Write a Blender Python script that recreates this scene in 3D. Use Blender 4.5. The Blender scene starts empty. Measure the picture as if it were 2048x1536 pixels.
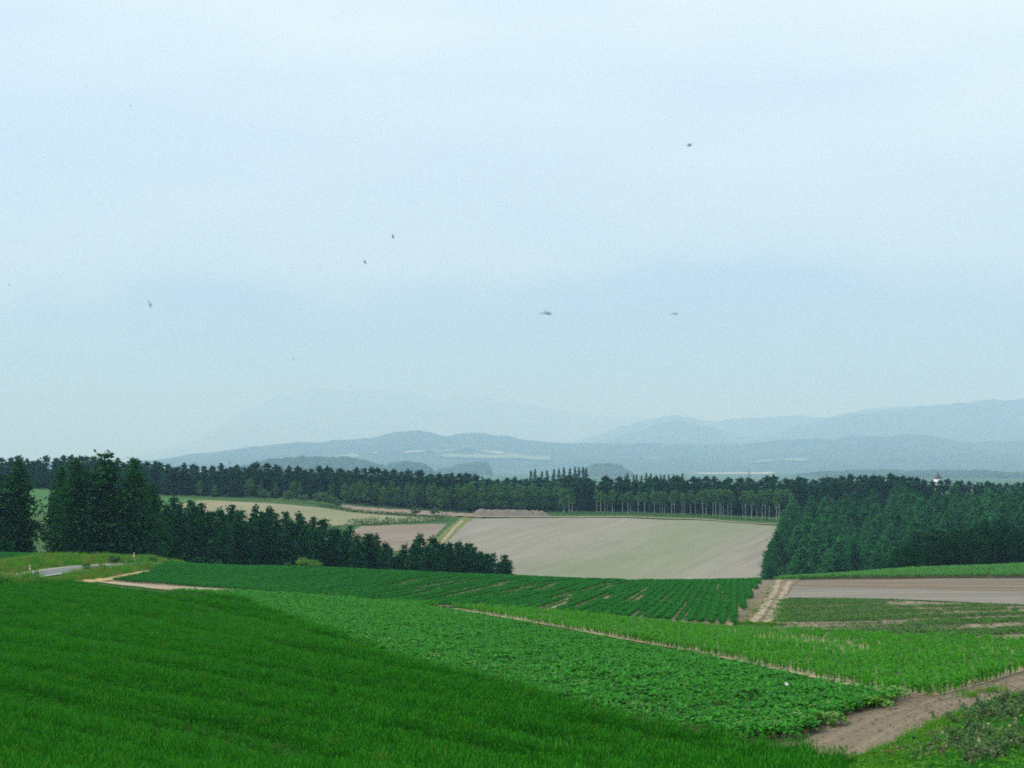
import bpy, bmesh, math, random
import numpy as np
from mathutils import Vector, Matrix
from mathutils.geometry import delaunay_2d_cdt

SC = bpy.context.scene
COL = SC.collection
R = math.radians

# ------------------------------------------------------------------ camera
FPX, HOR = 2974.0, 930.0          # focal length and eye level, in pixels of the 2048-wide photograph
cam_d = bpy.data.cameras.new('camera')
cam_d.sensor_width = 36.0
cam_d.lens = FPX / 2048 * 36.0
cam_d.shift_y = (HOR - 768) / 2048.0
cam_d.clip_start, cam_d.clip_end = 0.1, 150000
cam_d.dof.use_dof = True; cam_d.dof.focus_distance = 160; cam_d.dof.aperture_fstop = 4.5
cam = bpy.data.objects.new('camera', cam_d)
cam.rotation_euler = (R(90), 0, 0)
COL.objects.link(cam)
SC.camera = cam

# ------------------------------------------------------------------ sky and sun
SUN_EL, SUN_AZ = 46, -88        # azimuth clockwise from straight ahead (+Y)
world = bpy.data.worlds.new('World')
SC.world = world
world.use_nodes = True
wt = world.node_tree
wt.nodes.clear()
def wn(t, **kw):
    n = wt.nodes.new(t)
    for k, v in kw.items(): setattr(n, k, v)
    return n
out = wn('ShaderNodeOutputWorld'); bg = wn('ShaderNodeBackground')
sky = wn('ShaderNodeTexSky', sky_type='NISHITA', sun_disc=False)
sky.sun_elevation = R(SUN_EL); sky.sun_rotation = R(SUN_AZ)
sky.air_density = 1.0; sky.dust_density = 2.0; sky.ozone_density = 1.0
tc = wn('ShaderNodeTexCoord')
mp = wn('ShaderNodeMapping'); mp.inputs['Scale'].default_value = (1.2, 1.2, 7.0); mp.inputs['Location'].default_value = (0.6, 0.2, 0.3)
nz = wn('ShaderNodeTexNoise'); nz.inputs['Scale'].default_value = 1.9; nz.inputs['Detail'].default_value = 5; nz.inputs['Roughness'].default_value = 0.5
mp2 = wn('ShaderNodeMapping'); mp2.inputs['Scale'].default_value = (0.9, 0.9, 3.0); mp2.inputs['Location'].default_value = (3.1, 1.7, 0.4)
nz2 = wn('ShaderNodeTexNoise'); nz2.inputs['Scale'].default_value = 1.3; nz2.inputs['Detail'].default_value = 3
mp3 = wn('ShaderNodeMapping'); mp3.inputs['Scale'].default_value = (3.2, 3.2, 6.0); mp3.inputs['Location'].default_value = (1.3, 0.2, 0.9)
nz3 = wn('ShaderNodeTexNoise'); nz3.inputs['Scale'].default_value = 1.4; nz3.inputs['Detail'].default_value = 4; nz3.inputs['Roughness'].default_value = 0.5
wt.links.new(tc.outputs['Generated'], mp3.inputs['Vector']); wt.links.new(mp3.outputs[0], nz3.inputs['Vector'])
# an even overcast in layers: thinner and bluer low down, a bright layer above it
sep = wn('ShaderNodeSeparateXYZ'); lay = wn('ShaderNodeFloatCurve')
wob = wn('ShaderNodeMath', operation='MULTIPLY_ADD'); wob.inputs[1].default_value = 0.11
cv = lay.mapping.curves[0]
cv.points[0].location = (0.0, 0.41); cv.points[1].location = (1.0, 0.72)
for x_, y_ in ((0.06, 0.37), (0.105, 0.37), (0.15, 0.57), (0.19, 0.55), (0.26, 0.61), (0.36, 0.74)): cv.points.new(x_, y_)
lay.mapping.update()
add = wn('ShaderNodeMath', operation='ADD'); add2 = wn('ShaderNodeMath', operation='ADD')
ramp = wn('ShaderNodeValToRGB')
els = ramp.color_ramp.elements
els[0].position = 0.50; els[0].color = (0.305, 0.48, 0.965, 1)
els[1].position = 0.98; els[1].color = (0.86, 0.985, 1.03, 1)
e_ = els.new(0.66); e_.color = (0.475, 0.65, 0.995, 1)
scl = wn('ShaderNodeMath', operation='MULTIPLY_ADD'); scl.inputs[1].default_value = 0.34; scl.inputs[2].default_value = -0.09
SKYGAIN = 10.0                    # cloud radiance relative to the sky texture before the 0.1 background strength
gain = wn('ShaderNodeVectorMath', operation='SCALE'); gain.inputs['Scale'].default_value = SKYGAIN
mix = wn('ShaderNodeMixRGB'); mix.inputs['Fac'].default_value = 0.90
L = wt.links.new
L(tc.outputs['Generated'], mp.inputs['Vector']); L(mp.outputs[0], nz.inputs['Vector'])
L(tc.outputs['Generated'], mp2.inputs['Vector']); L(mp2.outputs[0], nz2.inputs['Vector'])
L(tc.outputs['Generated'], sep.inputs[0]); L(nz3.outputs['Fac'], wob.inputs[0]); L(sep.outputs['Z'], wob.inputs[2])
off = wn('ShaderNodeMath', operation='SUBTRACT'); off.inputs[1].default_value = 0.055
L(wob.outputs[0], off.inputs[0]); L(off.outputs[0], lay.inputs['Value'])
L(nz.outputs['Fac'], add.inputs[0]); L(nz2.outputs['Fac'], add.inputs[1])
L(add.outputs[0], scl.inputs[0]); L(scl.outputs[0], add2.inputs[0]); L(lay.outputs[0], add2.inputs[1])
L(add2.outputs[0], ramp.inputs['Fac']); L(ramp.outputs['Color'], gain.inputs[0])
L(sky.outputs['Color'], mix.inputs['Color1']); L(gain.outputs[0], mix.inputs['Color2'])
L(mix.outputs['Color'], bg.inputs['Color']); bg.inputs['Strength'].default_value = 0.1
L(bg.outputs[0], out.inputs['Surface'])

sun_d = bpy.data.lights.new('sun', 'SUN'); sun_d.energy = 2.9; sun_d.angle = R(10); sun_d.color = (1.0, 0.97, 0.91)
sun = bpy.data.objects.new('sun', sun_d)
sd = Vector((math.sin(R(SUN_AZ)) * math.cos(R(SUN_EL)), math.cos(R(SUN_AZ)) * math.cos(R(SUN_EL)), math.sin(R(SUN_EL))))
sun.rotation_euler = sd.to_track_quat('Z', 'Y').to_euler()
COL.objects.link(sun)

SC.view_settings.view_transform = 'Standard'; SC.view_settings.look = 'None'
SC.view_settings.exposure = 0.18; SC.view_settings.gamma = 1.0
SC.view_settings.use_curve_mapping = False
SC.render.engine = 'CYCLES'
SC.cycles.use_denoising = False; SC.cycles.filter_width = 1.8
SC.cycles.max_bounces = 5; SC.cycles.diffuse_bounces = 3; SC.cycles.glossy_bounces = 2
SC.cycles.transmission_bounces = 2; SC.cycles.volume_bounces = 2; SC.cycles.transparent_max_bounces = 4

# ------------------------------------------------------------------ helpers
rng = np.random.default_rng(7)
def node_mat(name):
    m = bpy.data.materials.new(name); m.use_nodes = True
    nt = m.node_tree; nt.nodes.clear()
    o = nt.nodes.new('ShaderNodeOutputMaterial'); b = nt.nodes.new('ShaderNodeBsdfPrincipled')
    nt.links.new(b.outputs[0], o.inputs['Surface'])
    return m, nt, b, o
def nd(nt, t, **kw):
    n = nt.nodes.new(t)
    for k, v in kw.items():
        if hasattr(n, k): setattr(n, k, v)
        else: n.inputs[k].default_value = v
    return n
def c4(c): return (c[0], c[1], c[2], 1.0)
def noise(nt, scale, detail=4, rough=0.55, vec=None, sx=None, rot=0.0, distortion=0.0):
    n = nd(nt, 'ShaderNodeTexNoise'); n.inputs['Scale'].default_value = scale
    n.inputs['Detail'].default_value = detail; n.inputs['Roughness'].default_value = rough
    n.inputs['Distortion'].default_value = distortion
    if vec is None:
        vec = nd(nt, 'ShaderNodeNewGeometry').outputs['Position']
    if sx:
        r = nd(nt, 'ShaderNodeMapping', vector_type='POINT')
        r.inputs['Rotation'].default_value = (0, 0, rot); r.inputs['Scale'].default_value = (1, 1, 1)
        nt.links.new(vec, r.inputs['Vector'])
        s = nd(nt, 'ShaderNodeMapping'); s.inputs['Scale'].default_value = sx
        nt.links.new(r.outputs[0], s.inputs['Vector']); vec = s.outputs[0]
    nt.links.new(vec, n.inputs['Vector'])
    return n.outputs['Fac']
def rampn(nt, fac, stops):
    r = nd(nt, 'ShaderNodeValToRGB')
    els = r.color_ramp.elements
    while len(els) < len(stops): els.new(0.5)
    for e, (p, c) in zip(els, stops): e.position = p; e.color = c4(c)
    nt.links.new(fac, r.inputs['Fac'])
    return r.outputs['Color']
def mixn(nt, fac, a, b, mode='MIX'):
    m = nd(nt, 'ShaderNodeMixRGB', blend_type=mode)
    for s, v in ((0, fac), (1, a), (2, b)):
        if hasattr(v, 'is_linked'): nt.links.new(v, m.inputs[s])
        else: m.inputs[s].default_value = v if s == 0 else c4(v)
    return m.outputs[0]

def link(o, parent=None):
    COL.objects.link(o)
    if parent is not None: o.parent = parent
    return o
def mesh_np(name, V, F, mats=(), smooth=False):
    """mesh from an (n,3) vertex array and a list/array of equal-length faces"""
    me = bpy.data.meshes.new(name)
    V = np.asarray(V, dtype=np.float32); F = np.asarray(F, dtype=np.int32)
    k = F.shape[1]
    me.vertices.add(len(V)); me.vertices.foreach_set('co', V.ravel())
    me.loops.add(F.size); me.loops.foreach_set('vertex_index', F.ravel())
    me.polygons.add(len(F)); me.polygons.foreach_set('loop_start', np.arange(0, F.size, k, dtype=np.int32))
    me.polygons.foreach_set('loop_total', np.full(len(F), k, dtype=np.int32))
    if smooth: me.polygons.foreach_set('use_smooth', np.ones(len(F), dtype=bool))
    for m in mats: me.materials.append(m)
    me.update(); me.validate()
    return me
def obj_of(name, me, parent=None, **props):
    o = bpy.data.objects.new(name, me)
    for k, v in props.items(): o[k] = v
    return link(o, parent)
def thing(name, label, cat, loc, rz=0.0, group=None, scale=1.0):
    o = bpy.data.objects.new(name, None); o.empty_display_size = 0.5
    o.location = loc; o.rotation_euler = (0, 0, rz)
    o.scale = scale if hasattr(scale, '__len__') else (scale,) * 3
    o['label'] = label; o['category'] = cat
    if group: o['group'] = group
    return link(o)

# ------------------------------------------------------------------ lie of the land
# (px, py, Y): a point of the photograph and its distance in metres; ('z', px, Y, Z): ground out of sight
CTRL = [
 (0,1536,34),(0,1400,47),(0,1300,64),(0,1220,88),(0,1160,126),(-400,1536,36),(-400,1250,84),(-400,1150,130),
 (500,1536,34),(500,1400,47),(500,1300,62),(500,1235,86),(480,1190,112),
 (1024,1536,33.5),(1024,1430,42),(1024,1350,53),(1024,1260,76),(1024,1205,108),(1024,1175,142),(1024,1156,185),
 (1500,1536,32),(1590,1465,36.5),(1500,1390,45),(1500,1300,65),(1500,1247,88),(1500,1200,120),(1520,1162,175),
 (1690,1505,33),(1800,1390,44.5),(1800,1300,64),(1800,1255,82),(1800,1195,115),(1800,1158,165),(1800,1144,205),
 (2048,1375,43),(2048,1340,50),(2048,1270,70),(2048,1208,105),(2048,1152,165),(2048,1134,210),
 (2048,1536,23),(1850,1536,26),(1700,1536,31),(1900,1450,32),(2500,1500,22),(2500,1340,46),(2500,1200,100),(2500,1125,220),
 (800,1200,116),(800,1170,142),(800,1148,190),(600,1195,110),(600,1165,140),(600,1139,196),(390,1132,198),(390,1160,150),(225,1162,140),
 (60,1152,131),(130,1141,146),(200,1133,162),(260,1129,178),(330,1126,196),(60,1124,160),(100,1119,168),(170,1121,172),(0,1128,156),(100,1112,195),(0,1109,195),(230,1122,190),
 (-400,1120,165),(-400,1105,200),
 ('z',100,232,-14.5),('z',0,232,-14.2),('z',300,235,-16.0),('z',100,330,-18),('z',-200,300,-16),('z',100,430,-16.5),('z',-200,450,-13),
 ('z',500,250,-20),('z',500,320,-25.5),('z',500,400,-25),('z',700,240,-20.5),('z',700,300,-27),('z',700,390,-28),
 ('z',1024,240,-21),('z',1024,300,-29.5),('z',1024,370,-34.5),('z',1300,240,-21),('z',1300,300,-29),('z',1300,370,-34.5),
 ('z',1500,250,-22),('z',1500,320,-30),('z',1500,380,-34),('z',1800,270,-23),('z',1800,350,-31),('z',2048,290,-22.5),('z',2048,370,-29),('z',2500,300,-22),('z',2500,400,-27),
 (1030,1152,425),(1030,1090,490),(1030,1036,562),(1250,1158,428),(1250,1095,490),(1250,1037,562),(1520,1154,425),(1545,1100,485),(1562,1051,560),
 (890,1078,500),(940,1036,562),(760,1062,500),(720,1053,505),(870,1050,525),(700,1046,515),(850,1040,545),(430,1004,560),(560,1010,560),(700,1028,560),(340,998,575),
 (90,1000,540),(90,978,620),(-300,975,620),(230,988,610),(90,1052,430),
 (800,1022,590),(1000,1031,600),(1130,1027,600),(1350,1031,598),(1560,1041,596),(1400,1038,570),(650,1005,600),(420,996,605),
 ('z',1700,480,-27.5),('z',1700,580,-21),('z',2048,460,-25),('z',2048,590,-18.5),('z',2500,460,-23),('z',2500,600,-17),
 ('z',1700,680,-21.5),('z',1300,700,-22),('z',800,700,-19),('z',300,700,-13),('z',-300,700,-11),('z',2400,700,-19),
 ('z',1024,900,-25),('z',100,900,-18),('z',2000,900,-25),('z',2500,950,-26),('z',-400,950,-18),
 ('z',1024,4,-1.75),('z',0,4,-1.75),('z',2048,4,-1.7),('z',1024,13,-3.3),('z',-300,15,-3.9),('z',2500,12,-2.9),
]
def uv_of(X, Y):
    Yc = np.clip(Y, -5, 1000)
    return np.clip(X / (Yc + 40.0), -0.62, 0.62) * 3.2, np.log(Yc + 40.0)
_P, _Z = [], []
for c in CTRL:
    if c[0] == 'z': px, Yd, Zd = c[1:]
    else: px, py, Yd = c; Zd = (HOR - py) / FPX * Yd
    X = (px - 1024) / FPX * Yd
    u, v = uv_of(np.array(X), np.array(float(Yd))); _P.append((float(u), float(v))); _Z.append(Zd)
_P = np.array(_P); _Z = np.array(_Z)
def _phi(r2): return 0.5 * r2 * np.log(r2 + 1e-12)
_n = len(_P)
_K = _phi(((_P[:, None] - _P[None]) ** 2).sum(-1)) + np.eye(_n) * 2e-3
_A = np.zeros((_n + 3, _n + 3)); _A[:_n, :_n] = _K
_A[:_n, _n] = _A[_n, :_n] = 1; _A[:_n, _n + 1:] = _P; _A[_n + 1:, :_n] = _P.T
_W = np.linalg.solve(_A, np.concatenate([_Z, np.zeros(3)]))
PLAIN = -46.0
def height(X, Y):
    X = np.atleast_1d(np.asarray(X, float)); Y = np.atleast_1d(np.asarray(Y, float))
    X, Y = np.broadcast_arrays(X, Y); sh = X.shape
    X = X.ravel(); Y = Y.ravel(); u, v = uv_of(X, Y)
    Z = np.empty(len(X))
    for i in range(0, len(X), 20000):
        s = slice(i, i + 20000)
        r2 = (u[s, None] - _P[None, :, 0]) ** 2 + (v[s, None] - _P[None, :, 1]) ** 2
        Z[s] = _phi(r2) @ _W[:_n] + _W[_n] + _W[_n + 1] * u[s] + _W[_n + 2] * v[s]
    t = np.clip((Y - 850) / 900, 0, 1); t = t * t * (3 - 2 * t)
    Z = Z * (1 - t) + PLAIN * t
    return Z.reshape(sh)
def h1(x, y): return float(height(x, y)[0])
_YS = np.geomspace(14, 1500, 2600)
def pix(px, py, lo=14, hi=900, up=0.0):
    """ground point under a pixel of the photograph"""
    m = (_YS >= lo) & (_YS <= hi); Y = _YS[m]
    X = (px - 1024) / FPX * Y
    gap = height(X, Y) + up - (HOR - py) / FPX * Y
    i = int(np.argmax(gap >= 0)) if (gap >= 0).any() else int(np.argmax(gap / Y))
    return float(X[i]), float(Y[i])
def xy_at(px, Y): return (px - 1024) / FPX * Y
def px_of(X, Y): return X / Y * FPX + 1024
def py_of(Z, Y): return HOR - Z / Y * FPX

# ------------------------------------------------------------------ ground materials
def soil_mat(name, dark, light, scale=0.35, rows=None, tint=None, bump=0.3):
    m, nt, b, o = node_mat(name)
    a = noise(nt, scale, 6, 0.62); f = noise(nt, 7.0, 5, 0.7)
    col = rampn(nt, a, [(0.32, dark), (0.68, light)])
    col = mixn(nt, 0.35, col, rampn(nt, f, [(0.3, [x * 0.55 for x in dark]), (0.7, [min(1, x * 1.25) for x in light])]))
    hgt = f
    if rows:
        rot, per, amt = rows[:3]
        st = noise(nt, 1.0 / per, 2, 0.5, sx=(1.0, 0.02, 0.02), rot=rot)
        col = mixn(nt, amt, col, rampn(nt, st, [(0.35, [x * 0.5 for x in dark]), (0.65, [min(1, x * 1.2) for x in light])]))
        if len(rows) > 3:
            r_ = nd(nt, 'ShaderNodeMapping'); r_.inputs['Rotation'].default_value = (0, 0, rot); nt.links.new(nd(nt, 'ShaderNodeNewGeometry').outputs['Position'], r_.inputs['Vector'])
            wv = nd(nt, 'ShaderNodeTexWave', bands_direction='X'); wv.inputs['Scale'].default_value = 0.314 / rows[3]; wv.inputs['Distortion'].default_value = 1.2; wv.inputs['Detail'].default_value = 2; wv.inputs['Detail Scale'].default_value = 0.15
            nt.links.new(r_.outputs[0], wv.inputs['Vector'])
            col = mixn(nt, rows[4], col, rampn(nt, wv.outputs['Fac'], [(0.2, [x * 0.45 for x in dark]), (0.8, [min(1, x * 1.2) for x in light])]))
        st2 = noise(nt, 0.16 / per, 3, 0.6, sx=(1.0, 0.05, 0.05), rot=rot)
        col = mixn(nt, amt * 0.8, col, rampn(nt, st2, [(0.35, [x * 0.7 for x in dark]), (0.65, [min(1, x * 1.15) for x in light])]))
    if tint:
        tc_, sc_, lo_, hi_, amt_ = tint[:5]
        tn = noise(nt, sc_, 3, 0.5, sx=(1.0, 0.16, 1.0), rot=0.42)
        w = rampn(nt, tn, [(lo_, (0, 0, 0)), (hi_, (amt_,) * 3)])
        if len(tint) > 5:                       # seedlings up along one band of rows
            rm = nd(nt, 'ShaderNodeMapping'); rm.inputs['Rotation'].default_value = (0, 0, 0.42); nt.links.new(nd(nt, 'ShaderNodeNewGeometry').outputs['Position'], rm.inputs['Vector'])
            sx_ = nd(nt, 'ShaderNodeSeparateXYZ'); nt.links.new(rm.outputs[0], sx_.inputs[0])
            jn = noise(nt, 0.03, 3, 0.6)
            jm = nd(nt, 'ShaderNodeMath', operation='MULTIPLY_ADD'); nt.links.new(jn, jm.inputs[0]); jm.inputs[1].default_value = 40.0; nt.links.new(sx_.outputs['X'], jm.inputs[2])
            mr = nd(nt, 'ShaderNodeMath', operation='SUBTRACT'); nt.links.new(jm.outputs[0], mr.inputs[0]); mr.inputs[1].default_value = tint[5] + 20.0
            ab = nd(nt, 'ShaderNodeMath', operation='ABSOLUTE'); nt.links.new(mr.outputs[0], ab.inputs[0])
            rg = nd(nt, 'ShaderNodeMapRange', interpolation_type='SMOOTHSTEP'); nt.links.new(ab.outputs[0], rg.inputs['Value'])
            rg.inputs['From Min'].default_value = 4.0; rg.inputs['From Max'].default_value = tint[6]; rg.inputs['To Min'].default_value = amt_; rg.inputs['To Max'].default_value = 0.0
            w = mixn(nt, 0.75, w, rg.outputs[0])
        col = mixn(nt, w, col, tc_)
    nt.links.new(col, b.inputs['Base Color']); b.inputs['Roughness'].default_value = 0.95
    b.inputs['Specular IOR Level'].default_value = 0.15
    bp = nd(nt, 'ShaderNodeBump'); bp.inputs['Strength'].default_value = bump; bp.inputs['Distance'].default_value = 0.12
    nt.links.new(hgt, bp.inputs['Height']); nt.links.new(bp.outputs[0], b.inputs['Normal'])
    return m
def turf_mat(name, a, c, scale=0.5):
    m, nt, b, o = node_mat(name)
    n1 = noise(nt, scale, 6, 0.65); n2 = noise(nt, 9.0, 4, 0.7)
    col = mixn(nt, 0.4, rampn(nt, n1, [(0.3, a), (0.7, c)]), rampn(nt, n2, [(0.3, [x * 0.5 for x in a]), (0.7, [x * 1.2 for x in c])]))
    nt.links.new(col, b.inputs['Base Color']); b.inputs['Roughness'].default_value = 0.9
    b.inputs['Specular IOR Level'].default_value = 0.1
    bp = nd(nt, 'ShaderNodeBump'); bp.inputs['Strength'].default_value = 0.5; bp.inputs['Distance'].default_value = 0.15
    nt.links.new(n2, bp.inputs['Height']); nt.links.new(bp.outputs[0], b.inputs['Normal'])
    return m
M = {}
M['ground'] = turf_mat('meadow ground', (0.028, 0.075, 0.018), (0.06, 0.13, 0.03), 0.08)
M['loam'] = soil_mat('dark loam under crops', (0.055, 0.04, 0.028), (0.13, 0.10, 0.075))
M['tan'] = soil_mat('sandy tilled soil', (0.215, 0.195, 0.158), (0.30, 0.272, 0.225), 0.02, rows=(0.42, 0.6, 0.26, 1.7, 0.13), tint=((0.15, 0.20, 0.09), 0.016, 0.45, 0.70, 0.7, -152.0, 36.0))
M['tan_left'] = soil_mat('brown green sprouting soil', (0.23, 0.20, 0.13), (0.32, 0.27, 0.18), 0.03, rows=(-1.2, 1.2, 0.25), tint=((0.16, 0.20, 0.08), 0.02, 0.45, 0.65, 0.6))
M['brown_small'] = soil_mat('ploughed pinkish soil', (0.20, 0.16, 0.12), (0.29, 0.235, 0.18), 0.05, rows=(0.5, 1.0, 0.3, 2.2, 0.3))
M['gap_soil'] = soil_mat('pale dry soil between rows', (0.26, 0.20, 0.13), (0.42, 0.34, 0.235), 0.3)
M['track'] = soil_mat('grey brown headland soil', (0.14, 0.108, 0.072), (0.25, 0.20, 0.14), 0.25, bump=0.9)
M['rut'] = soil_mat('pale packed wheel rut', (0.24, 0.185, 0.125), (0.38, 0.305, 0.215), 0.8)
M['headland'] = soil_mat('trodden headland soil', (0.14, 0.108, 0.072), (0.25, 0.20, 0.14), 0.3, rows=(0.627, 0.45, 0.45), bump=0.9)
M['brown'] = soil_mat('harrowed grey brown soil', (0.165, 0.148, 0.12), (0.25, 0.225, 0.185), 0.06, rows=(1.50, 0.5, 0.4, 1.1, 0.25))
M['brown_red'] = soil_mat('reddish brown soil', (0.15, 0.118, 0.085), (0.205, 0.165, 0.12), 0.06, rows=(1.50, 0.5, 0.3, 1.1, 0.2))
M['straw'] = soil_mat('dry straw path', (0.36, 0.26, 0.11), (0.52, 0.40, 0.20), 0.4)
M['clod'] = soil_mat('dug pinkish earth', (0.15, 0.115, 0.085), (0.31, 0.25, 0.19), 0.15, bump=0.8)
M['verge'] = turf_mat('verge turf', (0.05, 0.12, 0.015), (0.12, 0.19, 0.03), 0.3)
M['green_far'] = turf_mat('green field turf', (0.045, 0.13, 0.035), (0.07, 0.17, 0.05), 0.05)
M['grass_row'] = turf_mat('rough grass strip', (0.07, 0.13, 0.03), (0.20, 0.22, 0.06), 0.2)
def asphalt():
    m, nt, b, o = node_mat('worn asphalt')
    a = noise(nt, 0.6, 5, 0.6); f = noise(nt, 40, 3, 0.7)
    col = mixn(nt, 0.4, rampn(nt, a, [(0.3, (0.10, 0.10, 0.105)), (0.7, (0.165, 0.165, 0.17))]), rampn(nt, f, [(0.3, (0.08, 0.08, 0.08)), (0.7, (0.2, 0.2, 0.2))]))
    nt.links.new(col, b.inputs['Base Color']); b.inputs['Roughness'].default_value = 0.85
    return m
M['asphalt'] = asphalt()
def plain_mat(name, col, rough=0.6, var=0.15, scale=6.0, metal=0.0):
    m, nt, b, o = node_mat(name)
    n = noise(nt, scale, 4, 0.6)
    nt.links.new(rampn(nt, n, [(0.3, [x * (1 - var) for x in col]), (0.7, [min(1, x * (1 + var)) for x in col])]), b.inputs['Base Color'])
    b.inputs['Roughness'].default_value = rough; b.inputs['Metallic'].default_value = metal
    return m
M['white'] = plain_mat('white paint', (0.80, 0.80, 0.78))
M['line'] = plain_mat('worn road line paint', (0.5, 0.5, 0.49), 0.7, 0.2, 2.0)

# ------------------------------------------------------------------ ground sheet
def ground_sheet():
    v = np.concatenate([np.array([-400, -200, -100, -50, -25, -10, 0, 6, 10]), np.exp(np.arange(math.log(54), math.log(1140), 0.0095)) - 40,
                        np.geomspace(1120, 76000, 74)])
    u = np.concatenate([np.linspace(-1.1, -0.46, 14)[:-1], np.linspace(-0.46, 0.46, 330), np.linspace(0.46, 1.1, 14)[1:]])
    Yg = v[:, None] * np.ones(len(u))[None]; W = np.where(v < 0, 40 - v * 0.9, v + 40)
    Xg = W[:, None] * u[None]
    Zg = height(Xg, Yg)
    nv, nu = Xg.shape
    idx = np.arange(nv * nu).reshape(nv, nu)
    F = np.stack([idx[:-1, :-1], idx[:-1, 1:], idx[1:, 1:], idx[1:, :-1]], -1).reshape(-1, 4)
    me = mesh_np('ground', np.stack([Xg, Yg, Zg], -1).reshape(-1, 3), F, [M['ground']], True)
    return obj_of('ground', me, kind='structure')
ground_sheet()

def densify(P, step):
    out = []
    for (x0, y0), (x1, y1) in zip(P, P[1:] + P[:1]):
        n = max(1, int(math.hypot(x1 - x0, y1 - y0) / step))
        out += [(x0 + (x1 - x0) * k / n, y0 + (y1 - y0) * k / n) for k in range(n)]
    return out
def world_poly(pts, **kw):
    """corner pixels (px, py) or ('w', X, Y) -> ground polygon"""
    out = []
    for p in pts:
        if p[0] == 'w': out.append((p[1], p[2]))
        elif p[0] == 'd': out.append((xy_at(p[1], p[2]), p[2]))       # pixel column at a distance
        else: out.append(pix(p[0], p[1], **kw))
    return out
def inside(P, X, Y):
    P = np.asarray(P); r = np.zeros(X.shape, bool)
    x0, y0 = P[-1]
    for x1, y1 in P:
        c = ((y0 > Y) != (y1 > Y))
        with np.errstate(divide='ignore', invalid='ignore'):
            r ^= c & (X < (x1 - x0) * (Y - y0) / (y1 - y0 + 1e-12) + x0)
        x0, y0 = x1, y1
    return r
def drape(name, P, mat, lift, step, jitter=0.0, relief=None, kind='structure', **props):
    """a sheet over the ground inside polygon P"""
    B = densify(list(P), step)
    if jitter:
        B = [(x + rng.normal(0, jitter), y + rng.normal(0, jitter)) for x, y in B]
    xs = [p[0] for p in B]; ys = [p[1] for p in B]
    gx, gy = np.meshgrid(np.arange(min(xs), max(xs), step), np.arange(min(ys), max(ys), step))
    gx = gx.ravel() + rng.uniform(-.2, .2, gx.size) * step; gy = gy.ravel() + rng.uniform(-.2, .2, gy.size) * step
    k = inside(B, gx, gy)
    pts = [Vector(p) for p in B] + [Vector(p) for p in zip(gx[k], gy[k])]
    nb = len(B)
    r = delaunay_2d_cdt(pts, [(i, (i + 1) % nb) for i in range(nb)], [], 1, 1e-5)
    V2 = np.array([(p.x, p.y) for p in r[0]]); F = [f for f in r[2] if len(f) == 3]
    Z = height(V2[:, 0], V2[:, 1]) + lift
    if relief is not None: Z = Z + relief(V2[:, 0], V2[:, 1])
    me = mesh_np(name, np.column_stack([V2, Z]), F, [mat], True)
    return obj_of(name, me, kind=kind, **props)
def band(name, pts, width, mat, lift, step=1.5, wob=0.0, relief=None, parent=None, kind='structure', **props):
    """a ribbon of given width along a ground polyline"""
    P = [Vector(p) for p in pts]
    S = []
    for a, b in zip(P, P[1:]):
        n = max(1, int((b - a).length / step)); S += [a.lerp(b, k / n) for k in range(n)]
    S.append(P[-1])
    for _ in range(6):
        S = [S[0]] + [(S[i - 1] + S[i] * 2 + S[i + 1]) / 4 for i in range(1, len(S) - 1)] + [S[-1]]
    V, F = [], []
    nacr = 5
    for i, p in enumerate(S):
        t = (S[min(i + 1, len(S) - 1)] - S[max(i - 1, 0)]).normalized(); n = Vector((-t.y, t.x))
        w = width(i / (len(S) - 1)) if callable(width) else width
        wl = w * (1 + rng.normal(0, wob)); wr = w * (1 + rng.normal(0, wob))
        for j in range(nacr):
            f = j / (nacr - 1); q = p + n * (-(wl / 2) + (wl + wr) / 2 * f); V.append((q.x, q.y))
        if i:
            for j in range(nacr - 1):
                a = (i - 1) * nacr + j; F.append((a, a + 1, a + nacr + 1, a + nacr))
    V = np.array(V); Z = height(V[:, 0], V[:, 1]) + lift
    if relief is not None: Z = Z + relief(V[:, 0], V[:, 1])
    me = mesh_np(name, np.column_stack([V, Z]), F, [mat], True)
    if parent is None: props['kind'] = kind
    return obj_of(name, me, parent, **props)

# field outlines, from the photograph's corners
WHEAT = world_poly([('d',-500,116),('d',-120,113),('d',0,113),('d',60,117),(105,1159),(160,1161),(260,1176),(360,1185),(480,1190),(560,1220),(640,1250),(820,1310),(1000,1352),(1300,1430),(1500,1470),(1600,1484),(1690,1500),('d',1690,27),('d',1600,22),('d',-300,22),('d',-500,40)], up=0.36)
BEAN = world_poly([(335,1179),(480,1182),(600,1188),(700,1196),(830,1207),(1000,1238),(1400,1310),(1600,1352),(1795,1388),(1745,1402),(1700,1412),(1640,1430),(1640,1446),(1600,1462),(1500,1469),(1300,1440),(1000,1362),(820,1318),(640,1256),(560,1224),(480,1194)], up=0.26)
CORN = world_poly([(590,1194),(700,1198),(1000,1219),(1250,1239),(1480,1256),(1760,1272),(2048,1286),('d',2500,75),('d',2500,56),(2048,1338),(1960,1365),(1880,1386),(1800,1384),(1600,1346),(1400,1303),(1000,1232),(840,1207),(700,1199)], up=0.1)
POTATO = world_poly([(222,1163),(300,1147),(395,1132),('d',500,205),('d',600,210),('d',800,206),('d',1000,202),('d',1250,196),('d',1520,188),(1524,1164),(1500,1200),(1464,1254),(1250,1239),(1000,1220),(700,1199),(560,1190),(430,1179),(330,1171)])
STRIPS = world_poly([(1600,1160),(1750,1158),(2048,1156),('d',2500,170),('d',2500,232),('d',2048,230),('d',1800,225),('d',1600,205),('d',1545,190)])
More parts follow.
